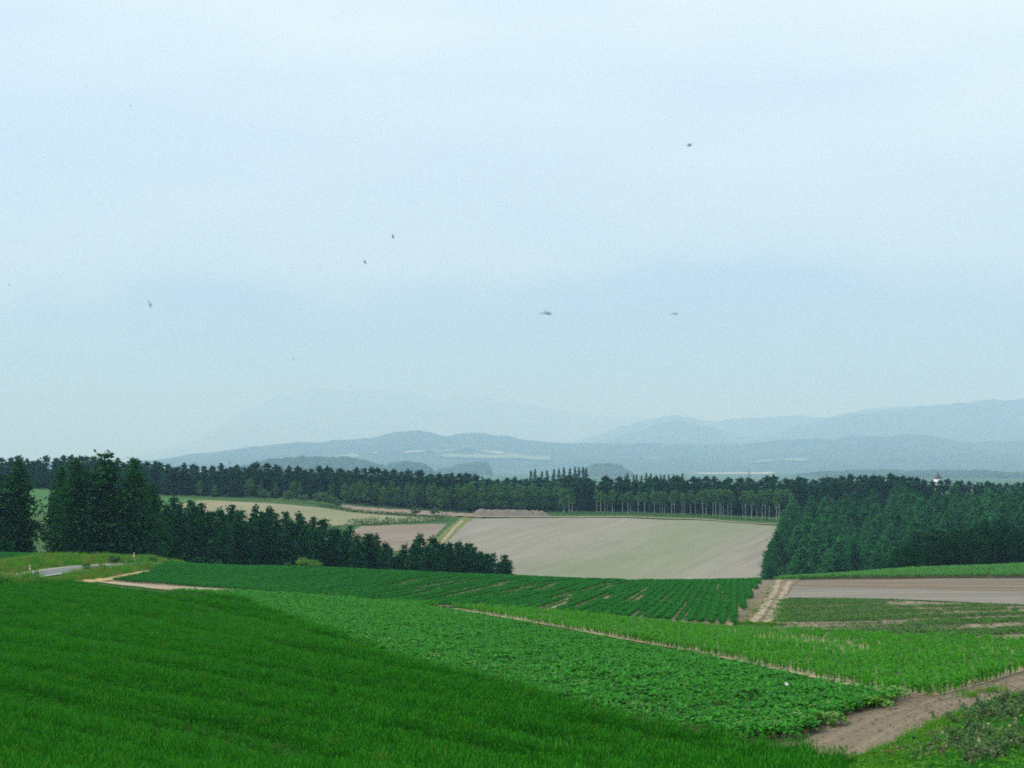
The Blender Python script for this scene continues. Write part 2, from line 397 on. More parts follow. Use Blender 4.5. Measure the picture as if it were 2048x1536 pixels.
LEFTCROP = world_poly([('d',-300,176),(0,1125),(60,1119),(130,1118),(205,1122),('d',230,212),('d',150,224),('d',-100,226),('d',-300,226)])
drape('wheat_field', WHEAT, M['loam'], 0.03, 1.3)
drape('leafy_crop_field', BEAN, M['loam'], 0.05, 1.0)
drape('maize_field', CORN, M['gap_soil'], 0.045, 1.0)
drape('potato_field', POTATO, M['gap_soil'], 0.06, 1.3)
drape('crest_crop_field', STRIPS, M['loam'], 0.05, 1.6)
drape('roadside_crop_field', LEFTCROP, M['loam'], 0.05, 1.6)
HEADLAND = world_poly([(1300,1475),(1500,1480),(1560,1452),(1600,1430),(1690,1405),(1745,1390),(1795,1380),(1800,1376),(1880,1380),(1960,1365),(2048,1338),('d',2500,56),('d',2500,46),(2048,1392),(1960,1418),(1860,1456),(1770,1498),(1690,1525),(1680,1545),(1500,1520)])
drape('headland_track', HEADLAND, M['headland'], 0.035, 0.45, 0.06, relief=None)
TRACK = world_poly([(1466,1246),(1498,1200),(1522,1163),(1545,1158),(1600,1160),(1580,1180),(1562,1215),(1545,1250)])
drape('farm_track', TRACK, M['track'], 0.09, 0.8, 0.05)
for r in ([(1508,1247),(1535,1208),(1552,1180),(1556,1165),(1570,1159)], [(1535,1247),(1556,1208),(1572,1180),(1580,1164)]):
    band('wheel_rut', [pix(*p) for p in r], 0.55, M['rut'], 0.10, 0.6, 0.4)
band('wheel_rut', [pix(*p) for p in [(1548,1240),(1566,1212),(1574,1196)]], 0.3, M['rut'], 0.10, 0.8, 0.3)
BROWN = world_poly([(1580,1174),(1700,1178),(2048,1186),('d',2500,128),('d',2500,100),(2048,1211),(1800,1200),(1566,1196)])
BROWN2 = world_poly([(1592,1161),(1750,1159),(2048,1157),('d',2500,165),('d',2500,128),(2048,1186),(1700,1178),(1580,1174)])
drape('harrowed_field', BROWN, M['brown'], 0.05, 1.3)
drape('reddish_soil_field', BROWN2, M['brown_red'], 0.05, 1.5)
band('wheel_rut', [pix(*p) for p in [(1590,1170),(1700,1171),(1850,1174),(2048,1176)]] + [(xy_at(2400, 138), 138)], 1.3, M['rut'], 0.08, 1.5, 0.25)
WEEDY = world_poly([(1562,1198),(1800,1203),(2048,1213),('d',2500,100),('d',2500,68),(2048,1292),(1760,1278),(1545,1264)])
drape('weedy_field', WEEDY, soil_mat('weedy soil', (0.15, 0.115, 0.075), (0.29, 0.235, 0.165), 0.4), 0.05, 1.1)
TAN = world_poly([('d',780,400),('d',1000,385),('d',1250,385),('d',1540,390),(1530,1150),(1548,1100),(1566,1053),(1480,1046),(1330,1040),(1150,1036),(942,1037),(905,1065),(880,1085),('d',840,460)])
drape('tilled_field', TAN, M['tan'], 0.06, 3.0)
TANL = world_poly([(405,1000),(480,1004),(600,1012),(700,1022),(800,1033),(895,1037),(850,1042),(760,1046),(690,1050),('d',560,470),('d',430,470),('d',330,520)])
drape('sprouting_field', TANL, M['tan_left'], 0.06, 3.0)
BRS = world_poly([(722,1053),(790,1050),(895,1049),(868,1075),(850,1095),('d',780,450),('d',660,450)])
drape('ploughed_field', BRS, M['brown_small'], 0.06, 3.0)
GRL = world_poly([('d',-300,640),(0,978),(110,976),(240,986),(330,995),(405,999),('d',330,520),('d',200,470),('d',-300,470)])
drape('hillside_field', GRL, M['green_far'], 0.06, 4.0)
band('grass_strip', [pix(*p) for p in [(935,1036),(912,1055),(880,1083),(860,1105)]], 4.2, M['grass_row'], 0.12, 2.0, 0.15)
band('field_path', [pix(*p) for p in [(925,1042),(905,1062),(868,1100)]], 1.2, M['rut'], 0.16, 2.0, 0.2)
FROAD = [pix(*p) for p in [(700,1037),(850,1036)]] + [(xy_at(940, 569), 569), (xy_at(1150, 570), 570), (xy_at(1300, 569), 569), (xy_at(1480, 566), 566), (xy_at(1600, 562), 562)]
band('gravel_road', FROAD[2:], 3.2, M['rut'], 0.35, 3.0, 0.05)
CLOD = world_poly([('d',690,575),('d',760,568),('d',950,566),('d',1010,572),('d',1000,590),('d',860,600),('d',680,600)])
drape('dug_ground', CLOD, M['clod'], 0.1, 1.6, 0.4, relief=lambda x, y: 0.35 * np.abs(np.sin(x * 0.7) * np.sin(y * 0.9 + x * 0.3)))
# public road with its edge line, straw path, mown verge
ROADP = [(xy_at(-260, 117), 117), (xy_at(-60, 119), 119), (xy_at(20, 123.5), 123.5), pix(60,1154), pix(100,1147), pix(150,1141), pix(200,1137), pix(255,1133), pix(330,1130), (xy_at(420, 214), 214), (xy_at(560, 226), 226)]
def lift_road(x, y): return 0.12
road = band('road', ROADP, 2.9, M['asphalt'], 0.16, 1.5)
def offset(pts, d):
    P = [Vector(p) for p in pts]; o = []
    for i, p in enumerate(P):
        t = (P[min(i + 1, len(P) - 1)] - P[max(i - 1, 0)]).normalized(); o.append(p + Vector((-t.y, t.x)) * d)
    return [(p.x, p.y) for p in o]
band('edge_line', offset(ROADP, 1.25), 0.2, M['line'], 0.172, 1.5, parent=road)
band('edge_line', offset(ROADP, -1.25), 0.2, M['line'], 0.172, 1.5, parent=road)
STRAW = [pix(*p) for p in [(165,1166),(200,1161),(260,1150),(320,1140),(360,1134),(390,1131)]]
band('straw_path', STRAW, 1.5, M['straw'], 0.1, 1.0, 0.2)
BARE = world_poly([(190,1165),(225,1164),(330,1172),(430,1179),(560,1188),(470,1188),(360,1184),(270,1174)])
drape('bare_headland', BARE, M['gap_soil'], 0.08, 1.0, 0.1)
VERGE = world_poly([('d',-250,112),('d',0,114),('d',60,118),(165,1162),(200,1159),(260,1148),(320,1138),(385,1130),('d',385,206),('d',300,204),('d',205,200),('d',205,190),(205,1123),(130,1119),(60,1120),(0,1127),('d',-250,160)])
def berm(x, y):
    x = np.asarray(x, float); y = np.asarray(y, float)
    best = np.full(x.shape, 1e9); side = np.zeros(x.shape)
    for (x0, y0), (x1, y1) in zip(ROADP, ROADP[1:]):
        dx, dy = x1 - x0, y1 - y0; t = np.clip(((x - x0) * dx + (y - y0) * dy) / (dx * dx + dy * dy), 0, 1)
        d = np.hypot(x - x0 - t * dx, y - y0 - t * dy); s = dx * (y - y0) - dy * (x - x0)
        side = np.where(d < best, np.sign(s), side); best = np.minimum(d, best)
    b = np.clip((best - 1.7) / 0.9, 0, 1) * np.clip((4.3 - best) / 1.9, 0, 1)
    q = px_of(x, np.maximum(y, 1)); f = np.clip((q - 95) / 90, 0, 1) * np.clip((350 - q) / 60, 0, 1)
    lump = 0.75 + 0.5 * np.sin(x * 0.9 + 2 * np.sin(y * .31)) * np.sin(y * .7)
    return np.where(side < 0, 0.62 * b * f, 0.5 * np.clip((best - 2.5) / 3, 0, 1) * np.clip((10 - best) / 4, 0, 1))
drape('road_verge', VERGE, M['verge'], 0.04, 0.9, relief=berm)

# ------------------------------------------------------------------ far hills
def vnoise(x, y, seed=0):
    xi = np.floor(x).astype(np.int64); yi = np.floor(y).astype(np.int64); fx = x - xi; fy = y - yi
    def hsh(a, b):
        n = (a * 374761393 + b * 668265263 + seed * 982451653) & 0xFFFFFFFF
        n = ((n ^ (n >> 13)) * 1274126177) & 0xFFFFFFFF
        return ((n ^ (n >> 16)) & 0xFFFF) / 65535.0
    fx = fx * fx * (3 - 2 * fx); fy = fy * fy * (3 - 2 * fy)
    a = hsh(xi, yi) * (1 - fx) + hsh(xi + 1, yi) * fx
    b = hsh(xi, yi + 1) * (1 - fx) + hsh(xi + 1, yi + 1) * fx
    return a * (1 - fy) + b * fy
def fbm(x, y, seed=0, octs=4, gain=0.5):
    s = 0; a = 1; t = 0
    for k in range(octs):
        s = s + a * vnoise(x * 2 ** k, y * 2 ** k, seed + k * 17); t += a; a *= gain
    return s / t
def hill_mat(name, a, b, scale):
    m, nt, bs, o = node_mat(name)
    n = noise(nt, scale, 5, 0.6); f = noise(nt, scale * 12, 4, 0.65)
    nt.links.new(mixn(nt, 0.5, rampn(nt, n, [(0.35, a), (0.65, b)]), rampn(nt, f, [(0.3, [x * 0.4 for x in a]), (0.7, b)])), bs.inputs['Base Color'])
    bs.inputs['Roughness'].default_value = 1.0; bs.inputs['Specular IOR Level'].default_value = 0.0
    return m
def hill_range(name, crest, D, front, back, nx, ny, mat, rough=0.02, canopy=0.0, seed=1, endpad=0.15):
    cx = np.array([(p - 1024) / FPX * D for p, _ in crest]); cz = np.array([(HOR - q) / FPX * D for _, q in crest])
    w = cx[-1] - cx[0]; pad = endpad * w
    X = np.linspace(cx[0] - pad, cx[-1] + pad, nx)
    t = np.linspace(0, 1, ny)
    Y = np.where(t < 0.62, D - front * (1 - t / 0.62), D + back * (t - 0.62) / 0.38)
    base = PLAIN - 6
    def hz(x, y):
        tt = np.where(y < D, np.clip(1 - (D - y) / front, 0, 1), np.clip(1 - (y - D) / back, 0, 1))
        pr = tt ** 0.85 * (1.0 - 0.25 * np.sin(np.pi * tt))
        spur = (fbm(x / (0.22 * D * 0.1) , y / (0.4 * D * 0.1), seed) - 0.5)
        xs = x + spur * (1 - tt) * 0.09 * D
        c = np.interp(xs, cx, cz)
        edge = np.clip(np.minimum(x - (cx[0] - pad), cx[-1] + pad - x) / max(pad, 1), 0, 1); edge = edge * edge * (3 - 2 * edge)
        z = base + (c - base) * pr * edge
        z = z + (fbm(x / (0.012 * D), y / (0.012 * D), seed + 5, 5) - 0.5) * rough * D * 0.12 * np.clip(pr * edge * 3, 0, 1)
        if canopy: z = z + canopy * fbm(x / (0.0028 * D), y / (0.0028 * D), seed + 9, 3, 0.6) * np.clip(pr * edge * 6, 0, 1)
        return z
    Xg, Yg = np.meshgrid(X, Y)
    Zg = hz(Xg, Yg)
    idx = np.arange(nx * ny).reshape(ny, nx)
    F = np.stack([idx[:-1, :-1], idx[:-1, 1:], idx[1:, 1:], idx[1:, :-1]], -1).reshape(-1, 4)
    obj_of(name, mesh_np(name, np.stack([Xg, Yg, Zg], -1).reshape(-1, 3), F, [mat], True), kind='structure')
    return hz
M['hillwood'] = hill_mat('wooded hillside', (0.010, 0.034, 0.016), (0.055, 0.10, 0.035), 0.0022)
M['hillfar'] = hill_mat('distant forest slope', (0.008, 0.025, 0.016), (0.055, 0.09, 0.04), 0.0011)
M['hillpaled'] = hill_mat('bare slope paled for haze', (0.14, 0.16, 0.15), (0.30, 0.31, 0.30), 0.0011)  # bare slope colour lightened to paint extra haze over the far range
M['palefield'] = soil_mat('pale distant field', (0.34, 0.30, 0.20), (0.42, 0.40, 0.28), 0.01)
M['palegreen'] = turf_mat('light green distant field', (0.14, 0.21, 0.08), (0.20, 0.26, 0.11), 0.01)
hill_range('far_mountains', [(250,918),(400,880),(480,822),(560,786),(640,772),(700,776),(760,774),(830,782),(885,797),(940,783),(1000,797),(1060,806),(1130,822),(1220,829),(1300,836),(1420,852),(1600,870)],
           33000, 6300, 4000, 260, 60, M['hillpaled'], 0.03, seed=11)
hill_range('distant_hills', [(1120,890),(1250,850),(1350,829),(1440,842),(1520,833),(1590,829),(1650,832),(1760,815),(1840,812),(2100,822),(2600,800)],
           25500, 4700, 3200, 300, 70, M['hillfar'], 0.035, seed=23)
hill_range('hill_ridge', [(1100,893),(1180,887),(1270,862),(1360,838),(1440,862),(1520,876),(1600,850),(1690,828),(1800,822),(1850,811),(1960,804),(2048,797),(2300,780),(2700,800)],
           20500, 4400, 2800, 340, 80, M['hillfar'], 0.04, seed=31)
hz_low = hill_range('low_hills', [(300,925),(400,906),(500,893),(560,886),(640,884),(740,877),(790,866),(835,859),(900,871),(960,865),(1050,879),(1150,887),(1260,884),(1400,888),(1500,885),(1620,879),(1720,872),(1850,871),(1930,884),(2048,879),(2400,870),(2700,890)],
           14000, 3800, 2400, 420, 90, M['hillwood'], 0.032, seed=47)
hill_range('wooded_hill', [(470,940),(540,924),(600,919),(690,918),(730,926),(775,940)], 5600, 750, 560, 190, 50, M['hillwood'], 0.006, 22, seed=53, endpad=0.05)
hill_range('wooded_hill', [(1640,948),(1740,944),(1830,945),(1950,944),(2048,950),(2300,948)], 6000, 800, 560, 190, 50, M['hillwood'], 0.004, 18, seed=83, endpad=0.05)
def hill_patch(name, pts, hz, mat, lift):
    """field on a hillside: pts are (px, Y) corners"""
    P = [((p - 1024) / FPX * y, y) for p, y in pts]
    B = densify(P, 60)
    xs = [p[0] for p in B]; ys = [p[1] for p in B]
    gx, gy = np.meshgrid(np.arange(min(xs), max(xs), 55), np.arange(min(ys), max(ys), 55)); gx = gx.ravel(); gy = gy.ravel()
    k = inside(B, gx, gy)
    pts2 = [Vector(p) for p in B] + [Vector(p) for p in zip(gx[k], gy[k])]
    r = delaunay_2d_cdt(pts2, [(i, (i + 1) % len(B)) for i in range(len(B))], [], 1, 1e-4)
    V = np.array([(p.x, p.y) for p in r[0]]); F = [f for f in r[2] if len(f) == 3]
    obj_of(name, mesh_np(name, np.column_stack([V, hz(V[:, 0], V[:, 1]) + lift]), F, [mat], True), kind='structure')
gz = lambda x, y: height(x, y)
for pts_, mt in (([(735,11900),(860,12250),(1010,12366),(1005,12250),(900,12055),(800,11783)], 'palefield'), ([(860,11511),(1100,12055),(1100,11433),(960,11044)], 'palegreen'),
                 ([(1240,11900),(1340,11977),(1350,11744),(1250,11627)], 'palegreen'), ([(560,11511),(700,11666),(720,11433),(600,11277)], 'palegreen'), ([(1480,11355),(1600,11588),(1620,11277),(1500,11122)], 'palegreen')):
    hill_patch('distant_field', pts_, hz_low, M[mt], 18)
hill_patch('distant_field', [(1790,10100),(1870,11300),(2010,11350),(2030,10450),(2040,9600),(1850,9400)], gz, M['palegreen'], 2)
hill_patch('distant_field', [(1850,9200),(2200,9200),(2200,8700),(1900,8700)], gz, M['palefield'], 2)
hill_patch('distant_field', [(1400,8500),(1550,9200),(1540,7400),(1380,7400)], gz, M['palefield'], 2)
hill_range('wooded_hill', [(762,944),(780,930),(815,924),(845,929),(866,944)], 5600, 560, 420, 90, 40, M['hillwood'], 0.003, 14, seed=61, endpad=0.08)
hill_range('wooded_hill', [(862,946),(900,936),(950,926),(972,926),(978,948)], 6800, 620, 480, 90, 40, M['hillwood'], 0.003, 14, seed=67, endpad=0.08)
hill_range('wooded_hill', [(1160,945),(1185,931),(1225,930),(1240,934),(1248,950)], 6300, 560, 440, 80, 36, M['hillwood'], 0.003, 16, seed=71, endpad=0.08)

# ------------------------------------------------------------------ foliage materials
def leaf_mat(name, a, b, rough=0.55, trans=0.35, tcol=None, spec=0.35, hv=0.35):
    """leaf with per-plant colour variation, some light passing through"""
    m = bpy.data.materials.new(name); m.use_nodes = True
    nt = m.node_tree; nt.nodes.clear()
    o = nt.nodes.new('ShaderNodeOutputMaterial'); bs = nt.nodes.new('ShaderNodeBsdfPrincipled')
    oi = nd(nt, 'ShaderNodeObjectInfo')
    gp = nd(nt, 'ShaderNodeNewGeometry')
    ri = nd(nt, 'ShaderNodeMath', operation='MULTIPLY'); nt.links.new(gp.outputs['Random Per Island'], ri.inputs[0]); ri.inputs[1].default_value = 1.0 - hv
    ro = nd(nt, 'ShaderNodeMath', operation='MULTIPLY_ADD'); nt.links.new(oi.outputs['Random'], ro.inputs[0]); ro.inputs[1].default_value = hv
    nt.links.new(ri.outputs[0], ro.inputs[2])
    col = rampn(nt, ro.outputs[0], [(0.0, a), (1.0, b)])
    nt.links.new(col, bs.inputs['Base Color']); bs.inputs['Roughness'].default_value = rough
    bs.inputs['Specular IOR Level'].default_value = spec
    tr = nt.nodes.new('ShaderNodeBsdfTranslucent')
    if tcol is None: tcol = [min(1, x * 1.5) for x in b]
    nt.links.new(mixn(nt, 0.5, col, tcol), tr.inputs['Color'])
    mx = nt.nodes.new('ShaderNodeMixShader'); mx.inputs[0].default_value = trans
    nt.links.new(bs.outputs[0], mx.inputs[1]); nt.links.new(tr.outputs[0], mx.inputs[2])
    nt.links.new(mx.outputs[0], o.inputs['Surface'])
    return m
M['wheat'] = leaf_mat('green wheat', (0.004, 0.048, 0.003), (0.032, 0.205, 0.010), 0.7, 0.3, spec=0.0, hv=0.3)
M['ear'] = leaf_mat('green wheat ear', (0.015, 0.15, 0.008), (0.06, 0.31, 0.022), 0.6, 0.15, spec=0.0)
M['bean'] = leaf_mat('broad crop leaf', (0.004, 0.070, 0.003), (0.050, 0.31, 0.020), 0.5, 0.28, spec=0.12, hv=0.15)
M['bean_pale'] = leaf_mat('pale crop leaf', (0.07, 0.22, 0.015), (0.14, 0.33, 0.03), 0.4, 0.3)
M['maize'] = leaf_mat('maize leaf', (0.018, 0.15, 0.004), (0.070, 0.31, 0.014), 0.5, 0.35, spec=0.05)
M['potato'] = leaf_mat('potato leaf', (0.010, 0.095, 0.016), (0.040, 0.205, 0.040), 0.6, 0.22, spec=.0)
M['crest'] = leaf_mat('light green crop leaf', (0.045, 0.19, 0.030), (0.085, 0.26, 0.05), 0.55, 0.3, spec=.1)
M['grass'] = leaf_mat('verge grass', (0.040, 0.19, 0.006), (0.11, 0.30, 0.015), 0.55, 0.35, spec=.1)
M['grassdk'] = leaf_mat('rank grass', (0.015, 0.14, 0.010), (0.05, 0.25, 0.02), 0.55, 0.3, spec=.1)
M['mugwort'] = leaf_mat('grey green weed leaf', (0.018, 0.095, 0.025), (0.08, 0.18, 0.055), 0.6, 0.2, spec=.1)
M['palewd'] = leaf_mat('pale weed leaf underside', (0.13, 0.15, 0.07), (0.30, 0.29, 0.17), 0.7, 0.15, spec=0.0)
M['deadwd'] = leaf_mat('dead brown stalk', (0.11, 0.06, 0.025), (0.27, 0.16, 0.08), 0.8, 0.1)
M['weed'] = leaf_mat('field weed', (0.025, 0.095, 0.014), (0.06, 0.155, 0.025), 0.55, 0.25)

# ------------------------------------------------------------------ plant meshes for the crops
class Tri:
    def __init__(s): s.V, s.F, s.m = [], [], []
    def strip(s, pts, widths, side, mi=0):
        """ribbon through pts; width 0 at the end makes a point"""
        i0 = len(s.V); n = len(pts)
        for p, w in zip(pts, widths):
            s.V.append(tuple(np.asarray(p) - side * w / 2)); s.V.append(tuple(np.asarray(p) + side * w / 2))
        for k in range(n - 1):
            a = i0 + 2 * k
            s.F.append((a, a + 1, a + 3)); s.m.append(mi)
            if widths[k + 1] > 0 or k < n - 2: s.F.append((a, a + 3, a + 2)); s.m.append(mi)
    def leaf(s, base, az, pitch, ln, wd, droop=0.6, fold=0.25, mi=0, n=3):
        """broad leaf with a folded midrib, arching over"""
        d = np.array([math.cos(az), math.sin(az), 0]); side = np.array([-math.sin(az), math.cos(az), 0])
        p = np.array(base, float); i0 = len(s.V); up = pitch
        prof = [0.35, 1.0, 0.8, 0.0] if n == 3 else [0.5, 1.0, 0.0]
        for k in range(n + 1):
            w = wd / 2 * prof[k]; lift = np.array([0, 0, fold * w * 1.6])
            s.V += [tuple(p - side * w + lift), tuple(p), tuple(p + side * w + lift)]
            p = p + (d * math.cos(up) + np.array([0, 0, math.sin(up)])) * ln / n; up -= droop
        for k in range(n):
            a = i0 + 3 * k
            for q in (0, 1):
                s.F += [(a + q, a + q + 1, a + q + 4), (a + q, a + q + 4, a + q + 3)]; s.m += [mi, mi]
    def mesh(s, name, mats, smooth=False):
        me = mesh_np(name, np.array(s.V), np.array(s.F), mats, smooth)
        if len(mats) > 1 and len(me.polygons) == len(s.m): me.polygons.foreach_set('material_index', np.array(s.m, dtype=np.int32))
        return me
rnd = random.Random(5)
U = rnd.uniform
def grass_tuft(name, n, size, hlo, hhi, wid, mats, ears=0, lean=0.35):
    t = Tri()
    for i in range(n):
        b = np.array([U(-size, size) / 2, U(-size, size) / 2, -0.03]); az = U(0, 6.283); h = U(hlo, hhi); l = U(0.05, lean)
        d = np.array([math.cos(az), math.sin(az), 0]); sd = np.array([-math.sin(az + U(-.8, .8)), math.cos(az), 0]); sd /= np.linalg.norm(sd)
        p1 = b + d * l * h * 0.3 + np.array([0, 0, h * 0.6]); p2 = b + d * l * h * 1.1 + np.array([0, 0, h * (1 - 0.4 * l)])
        t.strip([b, p1, p2], [wid, wid * 0.85, 0], sd)
        if ears and i % ears == 0:
            q = b + d * 0.03 + np.array([0, 0, h]); t.strip([q, q + np.array([d[0] * .01, d[1] * .01, 0.045]), q + np.array([d[0] * .03, d[1] * .03, 0.09])], [0.008, 0.016, 0], sd, 1)
    return t.mesh(name, mats)
def leafy_plant(name, n, h, ln, wd, mats, spread=0.12, pale=0.0):
    t = Tri()
    for i in range(n):
        az = i * 2.4 + U(-.4, .4); r = U(0.02, spread); z = U(0.35, 1.0) * h
        t.leaf((math.cos(az) * r, math.sin(az) * r, z), az + U(-.5, .5), U(-0.1, 0.75), ln * U(.7, 1.15), wd * U(.75, 1.15), U(.25, .6), U(.1, .4), 1 if U(0, 1) < pale else 0)
    for i in range(3):
        a = U(0, 6.28); t.strip([(0, 0, -.03), (math.cos(a) * spread * .6, math.sin(a) * spread * .6, h * .8)], [.02, .01], np.array([1, 0, 0]))
    return t.mesh(name, mats)
def maize_plant(name, h):
    t = Tri(); t.strip([(0, 0, -.03), (0.01, 0, h * .5), (0, 0.01, h * .8)], [.03, .025, .012], np.array([.7, .7, 0]))
    t.strip([(0, 0, -.03), (0.01, 0, h * .5)], [.03, .025], np.array([.7, -.7, 0]))
    az0 = U(0, 3)
    for i in range(8):
        az = az0 + (i % 2) * math.pi + U(-.5, .5); z = h * (0.04 + 0.085 * i); ln = h * U(.65, .95)
        d = np.array([math.cos(az), math.sin(az), 0]); sd = np.array([-math.sin(az), math.cos(az), 0]); p = np.array([0, 0, z]); up = U(.7, 1.15); pts = [p]
        for k in range(4):
            p = p + (d * math.cos(up) + np.array([0, 0, math.sin(up)])) * ln / 4; pts.append(p); up -= U(.3, .6)
        t.strip(pts, [.03, .06, .055, .035, 0], sd)
    return t.mesh(name, [M['maize']])
def source(me):
    return bpy.data.objects.new(me.name, me)
def scatter(name, P, rz, sc, srcs, pick=None, tilt=None, **props):
    """one stuff object: plants of a crop stand on the points P"""
    n = len(P)
    me = bpy.data.meshes.new(name); me.vertices.add(n); me.vertices.foreach_set('co', np.asarray(P, np.float32).ravel())
    rot = np.zeros((n, 3), np.float32); rot[:, 2] = rz
    if tilt is not None: rot[:, :2] = tilt
    a = me.attributes.new('rot', 'FLOAT_VECTOR', 'POINT'); a.data.foreach_set('vector', rot.ravel())
    sc = np.asarray(sc, np.float32); sc = np.repeat(sc[:, None], 3, 1) if sc.ndim == 1 else sc
    a = me.attributes.new('sc', 'FLOAT_VECTOR', 'POINT'); a.data.foreach_set('vector', sc.ravel())
    if pick is None: pick = rng.integers(0, len(srcs), n)
    a = me.attributes.new('pick', 'INT', 'POINT'); a.data.foreach_set('value', np.asarray(pick, np.int32))
    g = bpy.data.node_groups.new(name + ' plants', 'GeometryNodeTree')
    g.interface.new_socket('Geometry', in_out='INPUT', socket_type='NodeSocketGeometry')
    g.interface.new_socket('Geometry', in_out='OUTPUT', socket_type='NodeSocketGeometry')
    gi = g.nodes.new('NodeGroupInput'); go = g.nodes.new('NodeGroupOutput'); iop = g.nodes.new('GeometryNodeInstanceOnPoints')
    j = g.nodes.new('GeometryNodeJoinGeometry')
    for s in reversed(srcs):
        o = g.nodes.new('GeometryNodeObjectInfo'); o.inputs['Object'].default_value = s; o.inputs['As Instance'].default_value = True
        g.links.new(o.outputs['Geometry'], j.inputs[0])
    def at(nm, ty):
        q = g.nodes.new('GeometryNodeInputNamedAttribute'); q.data_type = ty; q.inputs['Name'].default_value = nm; return q.outputs['Attribute']
    g.links.new(gi.outputs[0], iop.inputs['Points']); g.links.new(j.outputs[0], iop.inputs['Instance'])
    iop.inputs['Pick Instance'].default_value = True
    g.links.new(at('pick', 'INT'), iop.inputs['Instance Index'])
    e = g.nodes.new('FunctionNodeEulerToRotation'); g.links.new(at('rot', 'FLOAT_VECTOR'), e.inputs[0])
    g.links.new(e.outputs[0], iop.inputs['Rotation']); g.links.new(at('sc', 'FLOAT_VECTOR'), iop.inputs['Scale'])
    g.links.new(iop.outputs[0], go.inputs[0])
    o = obj_of(name, me, kind='stuff', **props)
    md = o.modifiers.new('plants', 'NODES'); md.node_group = g
    return o
def poly_points(P, step, jit=0.5, seed=None):
    Pa = np.array(P); lo = Pa.min(0); hi = Pa.max(0)
    gx, gy = np.meshgrid(np.arange(lo[0], hi[0], step), np.arange(lo[1], hi[1], step))
    gx = gx.ravel() + rng.uniform(-jit, jit, gx.size) * step; gy = gy.ravel() + rng.uniform(-jit, jit, gy.size) * step
    k = inside(P, gx, gy)
    return gx[k], gy[k]
def row_points(P, direc, row, step, jit=0.08):
    d = np.array(direc, float); d /= np.linalg.norm(d); nrm = np.array([-d[1], d[0]])
    Pa = np.array(P); s = Pa @ d; q = Pa @ nrm
    rr, ss = np.meshgrid(np.arange(q.min(), q.max(), row), np.arange(s.min(), s.max(), step))
    ri = np.round((rr - q.min()) / row).ravel()
    rr = rr.ravel() + rng.normal(0, jit, rr.size) * row; ss = ss.ravel() + rng.uniform(-.45, .45, ss.size) * step
    X = ss * d[0] + rr * nrm[0]; Y = ss * d[1] + rr * nrm[1]
    k = inside(P, X, Y)
    return X[k], Y[k], ri[k], ss[k]
def seen(X, Y, margin=120):
    px = px_of(X, Y); return (px > -margin) & (px < 2048 + margin) & (py_of(height(X, Y), Y) < 1600)

# wheat: sown sheets with darker drill lines and wheel lines that run along the slope
wsrc = [source(grass_tuft('wheat_tuft', 84, 0.42, 0.26, 0.46, 0.010, [M['wheat'], M['ear']], 4)) for _ in range(4)]
M['wheat_dry'] = leaf_mat('yellowing wheat', (0.04, 0.17, 0.01), (0.14, 0.27, 0.03), 0.7, 0.3, spec=0.0)
wsrc.append(source(grass_tuft('wheat_tuft', 70, 0.42, 0.28, 0.5, 0.010, [M['wheat'], M['wheat_dry']], 3)))
xa, ya = poly_points(WHEAT, 0.34); near = ya < 78
xb, yb = poly_points(WHEAT, 0.52); far = yb >= 78
X = np.concatenate([xa[near], xb[far]]); Y = np.concatenate([ya[near], yb[far]])
k = seen(X, Y, 160); X, Y = X[k], Y[k]; Z = height(X, Y)
px, py = px_of(X, Y), py_of(Z, Y)
LINES = [[(0,1345),(300,1400),(600,1448),(900,1500),(1050,1536)], [(-60,1388),(120,1418),(350,1458),(520,1492),(680,1536)], [(-60,1403),(110,1432),(340,1474),(500,1508),(600,1540)],
         [(0,1262),(300,1310),(620,1368),(1000,1432),(1350,1500),(1420,1540)], [(60,1205),(240,1232),(480,1290),(760,1345),(1100,1405),(1400,1470),(1560,1510)],
         [(230,1185),(420,1222),(620,1278),(850,1335),(1150,1400),(1450,1470)], [(-60,1290),(250,1340),(560,1390),(900,1450),(1200,1520)]]
dip = np.zeros(len(X))
for ln, amt in zip(LINES, (0.45, 0.62, 0.55, 0.45, 0.45, 0.48, 0.4)):
    pts = np.array([pix(*p) if p[1] < 1536 else ((p[0] - 1024) / FPX * 33, 33) for p in ln])
    dmin = np.full(len(X), 99.0)
    for (x0, y0), (x1, y1) in zip(pts, pts[1:]):
        tt = np.clip(((X - x0) * (x1 - x0) + (Y - y0) * (y1 - y0)) / ((x1 - x0) ** 2 + (y1 - y0) ** 2 + 1e-9), 0, 1)
        dmin = np.minimum(dmin, np.hypot(X - x0 - tt * (x1 - x0), Y - y0 - tt * (y1 - y0)))
    wob = fbm(X * 0.25, Y * 0.25, 3, 2)
    dip = np.maximum(dip, amt * np.exp(-(dmin / (0.28 + 0.45 * wob)) ** 2) * np.clip(0.25 + 1.4 * wob, 0, 1.1))
dr_ = np.array([0.62, -0.78])
perp = -X * dr_[1] + Y * dr_[0]; along = X * dr_[0] + Y * dr_[1]
drill = fbm(perp * 1.0, along * 0.02, 51, 3, .65)
lumps = 0.25 * fbm(X * 0.10 + Y * 0.05, Y * 0.30, 21, 3) + 0.75 * drill
corner = np.clip((px - 1100) / 400, 0, 1) * np.clip((py - 1400) / 60, 0, 1)
sc = (0.52 + 0.95 * lumps + 0.10 * rng.normal(size=len(X))) * (1 - dip) * (1 + 0.35 * corner * (fbm(X * 0.6, Y * 0.5, 33, 2) - 0.4))
sow = 0.5 + 0.5 * np.cos(2 * math.pi * perp / 1.25 + 2.2 * fbm(perp * .2, along * .03, 57, 2))
sc = sc * (1 - 0.26 * sow ** 3 * np.clip(1.6 * fbm(perp * .3, along * .05, 58, 2) - .2, 0, 1))
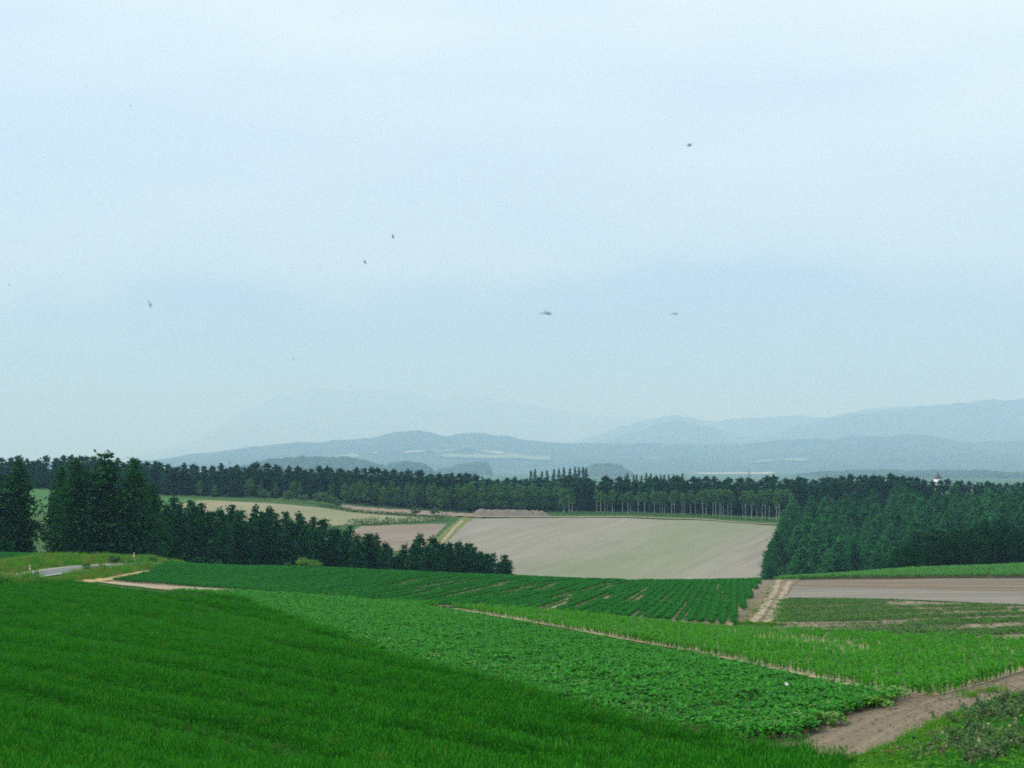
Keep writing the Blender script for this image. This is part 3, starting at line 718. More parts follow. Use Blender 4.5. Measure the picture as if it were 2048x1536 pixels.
sc3 = np.stack([0.8 + 0.3 * sc, 0.8 + 0.3 * sc, np.clip(sc, 0.42, 1.6)], -1)
scatter('wheat', np.stack([X, Y, Z + 0.03], -1), rng.uniform(0, 6.28, len(X)), sc3, wsrc, np.where(rng.random(len(X)) < .03, 4, rng.integers(0, 4, len(X))), label='dense green wheat filling the foreground slope', category='wheat')

# broad leaved crop
bsrc = [source(leafy_plant('crop_plant', 18, 0.28, 0.165, 0.115, [M['bean'], M['bean_pale']], 0.17, 0.04)) for _ in range(5)]
X, Y, ri, ss = row_points(BEAN, (np.array(pix(1600,1352)) - np.array(pix(830,1205))), 0.50, 0.28, 0.16)
keep = (fbm(X * 0.7, Y * 0.7, 41, 2) > 0.25) | (rng.random(len(X)) < 0.75)
X, Y = X[keep], Y[keep]; Z = height(X, Y)
sc = 0.95 + 0.35 * (fbm(X * .5, Y * .5, 8, 2) - .3) + rng.normal(0, .1, len(X))
scatter('leafy_crop', np.stack([X, Y, Z + 0.05], -1), rng.uniform(0, 6.28, len(X)), np.clip(sc, .5, 1.5), bsrc, label='broad glossy leaves of the low crop beyond the wheat', category='crop')
psrc = [source(leafy_plant('pale_plant', 13, 0.24, 0.18, 0.14, [M['bean_pale']], 0.14)) for _ in range(3)]
pp = []
for cx, cy, nx_, s in ((1620,1422,26,1.0),(1590,1453,22,1.0),(1625,1452,16,.9),(1700,1412,16,.8),(1728,1418,14,.8),(1760,1403,12,.7),(1785,1396,10,.7),(1540,1466,14,.8),(1660,1430,10,.8)):
    x0, y0 = pix(cx, cy)
    for _ in range(nx_): pp.append((x0 + rng.normal(0, .42 * s), y0 + rng.normal(0, .7 * s)))
wx = np.array([pix(*p) for p in [(640,1250),(700,1270),(820,1310),(900,1332),(1000,1352),(1150,1392),(1300,1430)]])
for i in range(len(wx) - 1):
    for t_ in rng.random(9): pp.append(tuple(wx[i] + (wx[i + 1] - wx[i]) * t_ + rng.normal(0, .22, 2)))
pp = np.array(pp)
scatter('pale_crop_plants', np.column_stack([pp, height(pp[:, 0], pp[:, 1]) + .05]), rng.uniform(0, 6.28, len(pp)), rng.uniform(.7, 1.15, len(pp)), psrc, label='yellow green plants at the ends of the leafy crop rows', category='crop')

# maize in rows
msrc = [source(maize_plant('maize_plant', U(.40, .48))) for _ in range(6)]
X, Y, ri, ss = row_points(CORN, (np.array(pix(1600,1346)) - np.array(pix(1000,1232))), 0.52, 0.22, 0.10)
gap = fbm(X * 0.16, Y * 0.16, 61, 3); px, py = px_of(X, Y), py_of(height(X, Y), Y)
thin = np.exp(-((py - (1243 + (px - 1350) * 0.16)) / 13) ** 2) * ((px > 1180) & (px < 1760))
keep = rng.random(len(X)) < np.clip(0.96 - 0.14 * thin * np.clip((gap - .3) * 5, 0, 1) - 0.3 * np.clip((gap - .58) * 6, 0, 1), 0.1, 1)
X, Y, thin = X[keep], Y[keep], thin[keep]; Z = height(X, Y)
sc = (0.9 + 0.4 * (fbm(X * .2, Y * .2, 9, 2) - .4) + rng.normal(0, .1, len(X))) * (1 - .3 * thin)
scatter('maize', np.stack([X, Y, Z + 0.045], -1), rng.uniform(0, 6.28, len(X)), np.clip(sc, .4, 1.3), msrc, label='bright green young maize in rows on pale soil', category='maize')

# potatoes in ridged rows, soil showing through in places
tsrc = [source(leafy_plant('potato_plant', 26, 0.25, 0.14, 0.10, [M['potato']], 0.18)) for _ in range(4)]
X, Y, ri, ss = row_points(POTATO, (0.15, 1.0), 0.64, 0.33, 0.06)
pxx = px_of(X, Y)
rowrnd = np.array([random.Random(int(a) * 7 + 3).random() for a in ri])
bare = fbm(ri * 1.31, ss * 0.06, 71, 2, .5) + 0.10 * (rowrnd - 0.5)
amt = np.clip((pxx - 420) / 500, 0, 1) * (1 - 0.5 * np.clip((pxx - 1230) / 150, 0, 1))
keep = (rng.random(len(X)) < 0.985) 
X, Y, ri, bare, amt = X[keep], Y[keep], ri[keep], bare[keep], amt[keep]; Z = height(X, Y)
sc = 1.10 + 0.12 * np.clip((px_of(X, Y) - 1000) / 450, 0, 1) - amt * np.clip((bare - .50) * 3.6, 0, .62) + rng.normal(0, .08, len(X))
scatter('potato_crop', np.stack([X, Y, Z + 0.06], -1), rng.uniform(0, 6.28, len(X)), np.clip(sc, .42, 1.4), tsrc, label='dark green potato plants in long rows up to the crest', category='crop')

# crops on the crests
csrc = [source(leafy_plant('crest_plant', 12, 0.45, 0.26, 0.16, [M['crest']], 0.25)) for _ in range(3)]
X, Y = poly_points(STRIPS, 0.62); k = seen(X, Y, 100); X, Y = X[k], Y[k]
scatter('crest_crop', np.stack([X, Y, height(X, Y) + .05], -1), rng.uniform(0, 6.28, len(X)), rng.uniform(.8, 1.2, len(X)), csrc, label='light green crop on the crest below the dark wood', category='crop')
X, Y = poly_points(LEFTCROP, 0.6); k = seen(X, Y, 100); X, Y = X[k], Y[k]
scatter('roadside_crop', np.stack([X, Y, height(X, Y) + .05], -1), rng.uniform(0, 6.28, len(X)), rng.uniform(.8, 1.2, len(X)), tsrc, label='dark green crop between the road verge and the tall larches', category='crop')

# weeds on the fallow field, in streaks
esrc = [source(leafy_plant('weed_plant', 12, 0.16, 0.20, 0.10, [M['weed'], M['grass']], 0.2, 0.25)) for _ in range(3)]
X, Y = poly_points(WEEDY, 0.36); k = seen(X, Y, 100); X, Y = X[k], Y[k]
st = fbm(X * 0.10, Y * 0.55, 81, 4, .6)
k = (st > 0.48) | (rng.random(len(X)) < 0.12); X, Y, st = X[k], Y[k], st[k]
scatter('weeds', np.stack([X, Y, height(X, Y) + .05], -1), rng.uniform(0, 6.28, len(X)), np.clip(.5 + 1.6 * (st - .35), .35, 1.5), esrc, label='patchy low weeds on the fallow field', category='weeds')

# grass: verge of the road, bank in the corner, track edges
M['drygrass'] = leaf_mat('drying grass', (0.12, 0.17, 0.025), (0.30, 0.27, 0.09), 0.7, 0.3, spec=0.0)
gsrc = [source(grass_tuft('grass_tuft', 34, 0.6, 0.2, 0.6, 0.022, [M[q]], 0, .6)) for q in ('grass', 'grassdk', 'grass', 'drygrass')]
X, Y = poly_points(VERGE, 0.5)
rp = np.array(ROADP); dr = np.full(len(X), 99.0)
for (x0, y0), (x1, y1) in zip(rp, rp[1:]):
    tt = np.clip(((X - x0) * (x1 - x0) + (Y - y0) * (y1 - y0)) / ((x1 - x0) ** 2 + (y1 - y0) ** 2), 0, 1)
    dr = np.minimum(dr, np.hypot(X - x0 - tt * (x1 - x0), Y - y0 - tt * (y1 - y0)))
k = dr > 2.6; X, Y, dr = X[k], Y[k], dr[k]
scatter('verge_grass', np.stack([X, Y, height(X, Y) + .04 + berm(X, Y)], -1), rng.uniform(0, 6.28, len(X)), np.clip(.45 + 1.1 * fbm(X * .35, Y * .35, 19, 3) + rng.normal(0, .2, len(X)), .3, 1.6) * np.where((px_of(X, Y) < 72) & (Y < 127), 2.3, 1.0), gsrc, label='yellow green grass on the verges beside the road', category='grass')
BANK = world_poly([(1690,1507),(1770,1482),(1860,1440),(1960,1402),(2048,1376),('d',2500,46),('d',2500,13),('d',2048,17),('d',1800,20),('d',1640,23),('d',1690,29)], up=0.17)
bsr2 = [source(grass_tuft('bank_tuft', 40, 0.32, 0.07, 0.24, 0.012, [M['grass']], 0, .8)), source(grass_tuft('bank_tuft', 36, 0.32, 0.08, 0.26, 0.011, [M['grassdk']], 0, .8)),
        source(leafy_plant('bank_herb', 16, 0.12, 0.10, 0.06, [M['grass'], M['grassdk']], .16, .4))]
X, Y = poly_points(BANK, 0.17); k = seen(X, Y, 150); X, Y = X[k], Y[k]
pk = np.where(rng.random(len(X)) < .25, 2, np.where(fbm(X * .4, Y * .4, 14, 2) > .6, 1, 0))
scatter('bank_grass', np.stack([X, Y, height(X, Y)], -1), rng.uniform(0, 6.28, len(X)), rng.uniform(.6, 1.25, len(X)), bsr2, pk, label='short grass on the bank in the near corner', category='grass')
def weed_stalk(name, mats, n, h, ln, wd, arch):
    t = Tri()
    for s_ in range(3):
        az = U(0, 6.28); d = np.array([math.cos(az), math.sin(az), 0]); pts = [np.array([U(-.05, .05), U(-.05, .05), -.03])]
        for k in range(4): pts.append(pts[-1] + d * h / 4 * arch * (k + 1) / 3 + np.array([0, 0, h / 4 * (1 - arch * k * .22)]))
        t.strip(pts, [.012, .011, .009, .007, .004], np.array([-d[1], d[0], 0]), len(mats) - 1)
        for i in range(n):
            f = U(.25, 1) * 3.99; q = pts[int(f)] + (pts[int(f) + 1] - pts[int(f)]) * (f % 1)
            t.leaf(q, U(0, 6.28), U(-.7, .6), ln * U(.6, 1.2), wd * U(.7, 1.2), U(.1, .6), .2, 0 if U(0, 1) < .8 else len(mats) - 1, 2)
    return t.mesh(name, mats)
wsr = [source(weed_stalk('mugwort', [M['mugwort'], M['palewd']], 13, .55, .13, .045, .7)), source(weed_stalk('mugwort', [M['mugwort'], M['palewd']], 12, .45, .12, .045, .9)),
       source(weed_stalk('pale_weed', [M['palewd'], M['mugwort']], 10, .40, .12, .03, 1.0)), source(weed_stalk('dead_weed', [M['deadwd'], M['palewd']], 7, .3, .10, .02, 1.1))]
pts, pks = [], []
for cx, cy, n_, sx, sy, kinds in ((2000,1440,110,.7,1.5,(0,0,1,2)),(2040,1420,70,.5,1.2,(0,1,0)),(1945,1480,40,.5,.8,(0,1,2,2)),(1975,1510,50,.6,.8,(1,2,0)),(1900,1505,30,.45,.6,(2,0,1,3)),
                                  (1850,1524,24,.35,.4,(2,3,1)),(1805,1512,18,.25,.4,(3,3,2)),(1872,1478,14,.2,.5,(3,2)),(2035,1500,50,.5,1.0,(0,1,2)),(1990,1528,30,.5,.5,(1,2,0))):
    x0, y0 = pix(cx, cy)
    for _ in range(int(n_ * (.6 if cx > 1940 else .5))):
        pts.append((x0 + rng.normal(0, sx * .6), y0 + rng.normal(0, sy * .6))); pks.append(kinds[rng.integers(len(kinds))])
pts = np.array(pts)
scatter('bank_weeds', np.column_stack([pts, height(pts[:, 0], pts[:, 1])]), rng.uniform(0, 6.28, len(pts)), rng.uniform(.6, 1.15, len(pts)), wsr, pks, label='tangled grey green and withered weeds on the near bank', category='weeds')
# sparse grass along the farm track and the headland
tp = []
for (a, b, n_, s) in (((1500,1243),(1530,1200),70,.5),((1530,1200),(1548,1170),30,.5),((1545,1248),(1570,1205),60,.5),((1700,1412),(1790,1395),0,.3),((1470,1248),(1545,1252),60,.5),((1560,1160),(1600,1162),20,.6)):
    A, B_ = np.array(pix(*a)), np.array(pix(*b))
    for t_ in rng.random(n_): tp.append(tuple(A + (B_ - A) * t_ + rng.normal(0, s, 2)))
for a, n_, s in (((1945,1397),6,.2),((1985,1388),8,.2),((1895,1392),3,.2)):
    x0, y0 = pix(*a)
    for _ in range(n_): tp.append((x0 + rng.normal(0, s), y0 + rng.normal(0, s * .8)))
tp = np.array(tp)
scatter('track_grass', np.column_stack([tp, height(tp[:, 0], tp[:, 1]) + .06]), rng.uniform(0, 6.28, len(tp)), rng.uniform(.25, .6, len(tp)), gsrc, label='sparse grass tufts along the dirt tracks', category='grass')

# clods and pebbles on the bare headland and the farm track
def clod(name, seed):
    r = np.random.default_rng(seed); bm = bmesh.new(); bmesh.ops.create_icosphere(bm, subdivisions=1, radius=0.5)
    for v in bm.verts: v.co = v.co * r.uniform(.7, 1.25); v.co.z *= .6
    me = bpy.data.meshes.new(name); bm.to_mesh(me); bm.free(); me.materials.append(M['track']); return source(me)
cs = [clod('clod', i) for i in range(3)]
X, Y = poly_points(HEADLAND, 0.16); X2, Y2 = poly_points(TRACK, 0.5); X = np.concatenate([X, X2]); Y = np.concatenate([Y, Y2])
k = seen(X, Y, 60) & (rng.random(len(X)) < .6); X, Y = X[k], Y[k]
scatter('soil_clods', np.stack([X, Y, height(X, Y) + np.where(Y > 70, .09, .04)], -1), rng.uniform(0, 6.28, len(X)), np.clip(rng.gamma(2.0, .022, len(X)), .015, .13), cs, label='small clods of earth on the dirt tracks', category='soil')

# ------------------------------------------------------------------ trees
def bark_mat(name, a, b, marks=False):
    m, nt, bs, o = node_mat(name)
    n = noise(nt, 3.0, 5, 0.6, sx=(1, 1, 0.35)); col = rampn(nt, n, [(0.3, a), (0.7, b)])
    if marks:
        k = noise(nt, 2.2, 3, 0.6, sx=(0.6, 0.6, 3.0)); col = mixn(nt, rampn(nt, k, [(0.60, (0, 0, 0)), (0.66, (1, 1, 1))]), col, (0.05, 0.045, 0.04))
    nt.links.new(col, bs.inputs['Base Color']); bs.inputs['Roughness'].default_value = 0.9
    return m
M['bark'] = bark_mat('brown larch bark', (0.06, 0.045, 0.035), (0.13, 0.10, 0.08))
M['birchbark'] = bark_mat('white birch bark', (0.42, 0.42, 0.39), (0.66, 0.65, 0.61), True)
M['larch'] = leaf_mat('larch needles', (0.006, 0.048, 0.012), (0.034, 0.135, 0.028), 0.7, 0.2, spec=0.0, hv=0.25)
M['larch_dk'] = leaf_mat('dark larch needles', (0.005, 0.042, 0.014), (0.026, 0.130, 0.036), 0.7, 0.15, spec=0.0, hv=0.45)  # needle green slightly darker and bluer than the tall larches
M['larch_yg'] = leaf_mat('young larch needles', (0.008, 0.070, 0.018), (0.046, 0.205, 0.054), 0.7, 0.18, spec=0.0, hv=0.6)
M['conif'] = leaf_mat('conifer needles', (0.006, 0.042, 0.016), (0.024, 0.100, 0.034), 0.7, 0.12, spec=0.0, hv=0.45)
M['birchleaf'] = leaf_mat('birch leaves', (0.034, 0.115, 0.026), (0.090, 0.215, 0.055), 0.65, 0.22, spec=0.05, hv=0.4)
M['broad'] = leaf_mat('dark broad leaves', (0.003, 0.028, 0.009), (0.015, 0.072, 0.019), 0.65, 0.2, spec=0.0, hv=0.3)
M['bush'] = leaf_mat('shrub leaves', (0.03, 0.10, 0.020), (0.075, 0.17, 0.035), 0.55, 0.25, spec=0.3, hv=0.3)
M['bush_hi'] = leaf_mat('bright shrub leaves', (0.06, 0.19, 0.020), (0.12, 0.28, 0.035), 0.55, 0.3, spec=0.3, hv=0.3)

def rvec(r, n):
    v = r.normal(size=(n, 3)); return v / np.linalg.norm(v, axis=1, keepdims=True)
def needles(r, C, size, flat=0.5, stretch=2.0, dirs=None):
    """one long thin leaf-clump triangle pair at every point of C"""
    n = len(C); d = rvec(r, n)
    if dirs is not None: d = d * 0.7 + dirs * 1.0; d /= np.linalg.norm(d, axis=1, keepdims=True)
    d[:, 2] *= (1 - flat); d /= np.linalg.norm(d, axis=1, keepdims=True)
    s = np.cross(d, rvec(r, n)); s /= np.linalg.norm(s, axis=1, keepdims=True) + 1e-9
    L_ = (size * r.uniform(.6, 1.3, n))[:, None]; W_ = L_ / stretch
    V = np.stack([C - d * L_ * .5, C + s * W_ * .5, C + d * L_ * .5, C - s * W_ * .5], 1).reshape(-1, 3)
    i = np.arange(n)[:, None] * 4
    F = np.concatenate([i + np.array([[0, 1, 2]]), i + np.array([[0, 2, 3]])], 1).reshape(-1, 3)
    return V, F
def tube(pts, rad, sides=6):
    pts = np.asarray(pts, float); V, F = [], []
    for k, (p, r_) in enumerate(zip(pts, rad)):
        t = pts[min(k + 1, len(pts) - 1)] - pts[max(k - 1, 0)]; t /= np.linalg.norm(t) + 1e-9
        a = np.cross(t, [0.31, 0.87, 0.1]); a /= np.linalg.norm(a); b = np.cross(t, a)
        for j in range(sides):
            q = 2 * math.pi * j / sides; V.append(p + (a * math.cos(q) + b * math.sin(q)) * r_)
        if k:
            for j in range(sides):
                o0 = (k - 1) * sides; j2 = (j + 1) % sides
                F += [(o0 + j, o0 + j2, o0 + sides + j2), (o0 + j, o0 + sides + j2, o0 + sides + j)]
    return np.array(V), np.array(F)
def join_vf(parts):
    V, F, o = [], [], 0
    for v, f in parts: V.append(v); F.append(np.asarray(f) + o); o += len(v)
    return np.concatenate(V), np.concatenate(F)
def trunk_mesh(name, h, r0, mat, seed, sides=6, limbs=None):
    r = np.random.default_rng(seed); n = 7
    z = np.linspace(-0.3, h, n); x = np.cumsum(r.normal(0, 0.012 * h / n * 2, n)); y = np.cumsum(r.normal(0, 0.012 * h / n * 2, n)); x -= x[0]; y -= y[0]
    parts = [tube(np.stack([x, y, z], 1), r0 * (1 - 0.93 * np.linspace(0, 1, n)) * np.where(np.arange(n) == 0, 1.35, 1), sides)]
    if limbs: parts += limbs
    V, F = join_vf(parts)
    return mesh_np(name, V, F, [mat], True)
def conifer_pts(h, r0, z0, levels, per, dens, seed, top=0.75, low=0.45, droop=0.35, irregular=0.2):
    """points along whorled, drooping branches; returns points, directions, branch paths"""
    r = np.random.default_rng(seed); P, D, B = [], [], []
    for i in range(levels):
        f = (i + r.uniform(0, .8)) / levels; z = z0 + (h - z0) * f * 0.96
        prof = (1 - f) ** top * (low + (1 - low) * min(1, f / 0.22))
        for k in range(max(3, int(round(per * (1 - 0.45 * f))))):
            az = r.uniform(0, 6.283); ln = max(0.25, r0 * prof * r.uniform(1 - 1.6 * irregular, 1 + irregular))
            n = 5; up = r.uniform(-.05, .35) - 0.15 * (1 - f); p = np.array([0, 0, z]); path = [p]
            for s in range(n):
                d = np.array([math.cos(az) * math.cos(up), math.sin(az) * math.cos(up), math.sin(up)])
                p = p + d * ln / n; path.append(p); up -= droop / n * r.uniform(.5, 1.6)
                if s == 3: up += 0.25
            path = np.array(path); B.append(path)
            m = max(3, int(ln * dens))
            tt = r.uniform(0.18, 1.0, m) ** 0.8 * n * 0.999; i0 = tt.astype(int); fr = (tt - i0)[:, None]
            q = path[i0] * (1 - fr) + path[i0 + 1] * fr
            sp = 0.14 * ln + 0.17
            q = q + r.normal(0, 1, q.shape) * sp * np.array([1, 1, .55]) - np.array([0, 0, 1]) * np.abs(r.normal(0, .5 * sp, (len(q), 1)))
            P.append(q); D.append(np.repeat((path[-1] - path[0])[None] / (ln + 1e-6), len(q), 0))
    tp = np.array([0, 0, h]) - np.array([0, 0, 1]) * r.uniform(0.035 * h, .16 * h, (44, 1)) + r.normal(0, .10 * r0, (44, 3))
    P.append(tp); D.append(np.repeat(np.array([[0, 0, 0.4]]), 44, 0))
    return np.concatenate(P), np.concatenate(D), B
def blob_pts(h, rx, z0, clumps, per, seed, narrow=1.0, clump=0.34):
    """points on leaf clumps gathered in an uneven rounded crown"""
    r = np.random.default_rng(seed); P, D = [], []
    hz = (h - z0) / 2; cz = z0 + hz
    for i in range(clumps):
        v = rvec(r, 1)[0] * r.uniform(.25, 1) ** .5; f = (v[2] + 1) / 2
        c = np.array([v[0] * rx * .78, v[1] * rx * .78, cz + v[2] * hz * .84]); c[:2] *= (1.12 - 0.45 * narrow * f)
        cr = clump * rx * r.uniform(.65, 1.25); d = rvec(r, per); d[:, 2] = np.where(d[:, 2] < -0.35, -d[:, 2], d[:, 2])
        P.append(c + d * cr * np.array([1, 1, .8]) * r.uniform(.6, 1.05, (per, 1))); D.append(d)
    return np.concatenate(P), np.concatenate(D)
TM = {}
def def_conifer(key, n, h, r0, z0, levels, per, dens, leaf, mat, seed, limb=False, sides=5, stretch=2.0, **kw):
    TM[key] = []
    for i in range(n):
        hh = h
        P, D, B = conifer_pts(hh, r0, z0, levels, per, dens, seed + i * 13, **kw)
        r = np.random.default_rng(seed + i)
        V, F = needles(r, P, leaf, 0.35, stretch, D)
        cr = mesh_np(key + '_crown', V, F, [mat])
        limbs = [tube(b[:5], np.linspace(.05, .012, 5), 3) for b in B] if limb else None
        TM[key].append((cr, trunk_mesh(key + '_trunk', hh * .97, 0.016 * h, M['bark'], seed + i, sides, limbs), hh))
def def_blob(key, n, h, rx, z0, clumps, per, leaf, mat, bark, seed, tr=0.014, **kw):
    TM[key] = []
    for i in range(n):
        P, D = blob_pts(h, rx, z0, clumps, per, seed + 11 * i, **kw)
        r = np.random.default_rng(seed + i)
        V, F = needles(r, P, leaf, 0.1, 1.5)
        limbs = []
        for k in range(6):
            a = r.uniform(0, 6.28); zb = z0 * .9 + r.uniform(0, .3) * (h - z0); e = np.array([math.cos(a) * rx * .6, math.sin(a) * rx * .6, zb + .3 * (h - z0)])
            limbs.append(tube([np.array([0, 0, zb]), e * .5 + np.array([0, 0, zb]) * .5 + np.array([0, 0, .1 * rx]), e], [tr * h * .4, tr * h * .25, .01], 4))
        TM[key].append((mesh_np(key + '_crown', V, F, [mat]), trunk_mesh(key + '_trunk', h * .9, tr * h, bark, seed + i, 6, limbs), h))
def_conifer('tall', 5, 16.0, 3.5, 0.9, 36, 10, 14, 0.60, M['larch'], 100, limb=True, sides=8, top=0.50, low=0.65, droop=0.55, irregular=0.46, stretch=1.9)
def_conifer('mid', 7, 13.0, 2.7, 0.5, 26, 10, 17.0, 0.46, M['larch_dk'], 200, top=0.55, low=0.8, irregular=0.2, stretch=1.5)
def_conifer('young', 8, 10.0, 2.9, 0.3, 20, 10, 13.0, 0.52, M['larch_yg'], 300, top=0.62, low=0.9, irregular=0.2, stretch=1.4)
def_conifer('wood', 8, 16.0, 3.0, 1.5, 20, 9, 8.5, 0.85, M['conif'], 400, top=0.33, low=0.75, irregular=0.22, stretch=1.3)
def_conifer('spruce', 4, 18.0, 3.0, 1.5, 30, 8, 9, 0.8, M['conif'], 500, top=0.75, low=0.8, irregular=0.2, stretch=1.5)
def_blob('birch', 7, 11.0, 2.1, 4.4, 26, 22, 0.58, M['birchleaf'], M['birchbark'], 600, tr=0.0105, narrow=0.9, clump=.40)
def_blob('birchlow', 5, 11.5, 2.5, 0.8, 40, 22, 0.66, M['birchleaf'], M['bark'], 650, tr=0.0105, narrow=0.8, clump=.36)
def_blob('broad', 5, 13.0, 4.0, 0.8, 60, 46, 0.50, M['broad'], M['bark'], 700, narrow=.6, clump=.30)
def_blob('shrub', 4, 3.0, 1.7, 0.15, 26, 40, 0.30, M['bush'], M['bark'], 800, narrow=.5, clump=.36)
def_blob('shrubhi', 3, 2.0, 1.4, 0.1, 20, 40, 0.24, M['bush_hi'], M['bark'], 850, narrow=.5, clump=.38)

def tree(name, key, px, Y, top=None, h=None, label='', cat='tree', group=None, wide=1.0, var=None, sink=0.0):
    X = xy_at(px, Y); z = h1(X, Y) - sink
    if Y < 215 and px < 390: z += float(berm(X, Y))
    if h is None: h = max(1.0, (HOR - top) / FPX * Y - z)
    cr, tk, h0 = TM[key][(rnd.randrange(len(TM[key])) if var is None else var) % len(TM[key])]
    s = h / h0
    root = thing(name, label, cat, (X, Y, z), U(0, 6.283), group, (s * wide, s * wide, s))
    obj_of('trunk', tk, root); obj_of('crown', cr, root)
    return root
ORD = ['first', 'second', 'third', 'fourth', 'fifth', 'sixth', 'seventh', 'eighth', 'ninth', 'tenth', 'eleventh', 'twelfth', 'thirteenth', 'fourteenth', 'fifteenth', 'sixteenth', 'seventeenth', 'eighteenth', 'nineteenth'] + \
      ['twentieth'] + ['twenty-' + q for q in ('first', 'second', 'third', 'fourth', 'fifth', 'sixth', 'seventh', 'eighth', 'ninth')] + ['thirtieth'] + ['thirty-' + q for q in ('first', 'second', 'third', 'fourth', 'fifth', 'sixth', 'seventh', 'eighth', 'ninth')] + \
      ['fortieth'] + ['forty-' + q for q in ('first', 'second', 'third', 'fourth', 'fifth', 'sixth', 'seventh', 'eighth', 'ninth')]
# tall larches by the road
for px, Y, top, wd, lab, v in ((-14,229,921,1.1,'tall larch cut by the frame edge beyond the road',0),(38,231,913,.98,'tall larch with long drooping branches reaching over the gap',1),
                               (122,231,927,.85,'slim larch on the right side of the gap by the road',2),(152,228,909,1.0,'larch left of the tallest one in the roadside clump',3),(211,230,896,1.22,'tallest bushy topped larch in the roadside clump',4),
                               (268,229,912,1.0,'larch just right of the tallest in the roadside clump',0),(305,236,958,0.8,'lower larch at the right end of the roadside clump',2)):
    tree('larch_tree', 'tall', px, Y, top, label=lab, group='tall larches by the road', wide=wd, var=v)
for n_, (px, Y, h) in enumerate(((20,226,2.6),(135,224,2.4),(160,223,2.2),(185,224,2.8),(215,224,2.4),(240,226,3.0),(262,227,3.4),(285,230,4.2),(312,232,4.6),(326,236,5.5))):
    tree('thicket_bush', 'broad', px, Y, h=h, label='%s dark bush from the left at the foot of the roadside larches' % ORD[n_], cat='bush', group='bushes under the roadside larches', wide=1.1)
# row of larches down the dip behind the potato field
TL = np.array([(335,990),(365,984),(395,1004),(440,1004),(480,1011),(515,1008),(560,1018),(590,1019),(620,1029),(650,1036),(690,1045),(745,1058),(780,1080),(805,1086),(835,1068),(862,1068),(890,1076),(920,1076),(950,1090),(985,1099),(1003,1110),(1016,1124)])
pxs = list(np.arange(338, 860, 27)) + list(np.arange(862, 1012, 19))
for row, (Y0, lo, dp) in enumerate(((268, 4, 0), (284, -3, 13))):
    for q in pxs:
        p = q + dp + U(-6, 6)
        if p > 1016: continue
        tree('larch_tree', 'mid', p, Y0 + (p - 338) * 0.02 + U(-3, 3), np.interp(p, TL[:, 0], TL[:, 1]) + lo + rnd.choice((0, 3, 8, 16)) + U(-3, 3), label=('%s larch from the road end of the front row dipping behind the potato field' % ORD[pxs.index(q)] if row == 0 else '%s larch from the road end of the back row in the dip' % ORD[pxs.index(q)]), group='larches in the dip behind the potato field', wide=U(.95, 1.25))
tree('larch_tree', 'mid', 1010, 281, 1106, label='last low larch at the end of the row against the tilled field', wide=1.35, var=2)
# plantation on the slope
def plant_part(edge, Y, p):
    if edge: return 'on the plantation edge, %s along the tilled field' % ('low' if Y < 465 else 'half way' if Y < 530 else 'high')
    d = 'lower' if Y < 445 else 'middle' if Y < 520 else 'upper'
    return 'in the %s part of the plantation, %s' % (d, 'near the tilled field' if p < 1690 else 'midway' if p < 1860 else 'near the right frame edge')
cnt = 0
for iy, Y0 in enumerate(np.arange(404, 592, 12.5)):
    f = (Y0 - 404) / 186
    x0 = xy_at(1537 + f * 52, Y0); x1 = xy_at(2105, Y0)
    for X_ in np.arange(x0, x1, 9.2 if Y0 < 580 else 7.0):
        Yj = Y0 + U(-4.5, 4.5); Xj = X_ + (U(-3.6, 3.6) + (4.6 if iy % 2 else 0) if X_ > x0 else 0); p = px_of(Xj, Yj)
        if p > 2120: continue
        if p > 1800 and Yj < 440: continue
        h = U(7.4, 13.0) * (0.82 if X_ == x0 else 1)
        tree('plantation_larch', 'young', p, Yj, h=h, label='young larch %s' % plant_part(X_ == x0, Yj, p), group='plantation larches ' + plant_part(X_ == x0, Yj, p), wide=U(1.05, 1.4)); cnt += 1
# dark wood in front of it
BL = np.array([(1770,1105),(1800,1068),(1850,1052),(1900,1040),(1960,1036),(2010,1028),(2048,1022),(2120,1015)])
for row, (Y0, lo) in enumerate(((292, 26), (306, 6))):
    for i, p in enumerate(np.arange(1790 + 14 * row, 2110, 34)):
        q = p + U(-6, 6)
        tree('broadleaf_tree', 'broad', q, Y0 + U(-3, 3), np.interp(q, BL[:, 0], BL[:, 1]) + lo + U(-6, 6), label='%s dark tree of the %s rank behind the light green crest, from the left' % (ORD[i], ('front', 'back')[row]), group='dark trees behind the light green crest', wide=U(.8, 1.05))
# birches along the gravel road
BX = [737,763,780,905,925,945,958,985,1037,1065,1078,1117,1150,1200,1228,1240,1253,1288,1303,1340,1352,1385,1410,1447,1466,1500,1515,1535,1545,1555,1577,1593,1652,1667,1697,1725,1753,1768,1788,1825,1835,1842,1878,1905]
for i, b in enumerate(BX):
    p = 840 + b / 2.56
    tree('birch_tree', 'birch', p, 598 + U(-3, 6), 978 + U(-6, 8), label='%s white trunked birch counted rightwards from the earth heap' % ORD[i], group='white trunked birches', wide=U(.8, 1.1), var=i)
for i, p in enumerate(np.arange(706, 1128, 15)):
    tree('birch_tree', 'birchlow', p + U(-4, 4), 606 + U(-4, 8), 962 + U(-4, 8) - max(0, (800 - p) * .06), label='%s leafy birch in the close rank behind the dug ground, from its left end' % ORD[i], group='leafy birches in a close rank', wide=U(.85, 1.15))
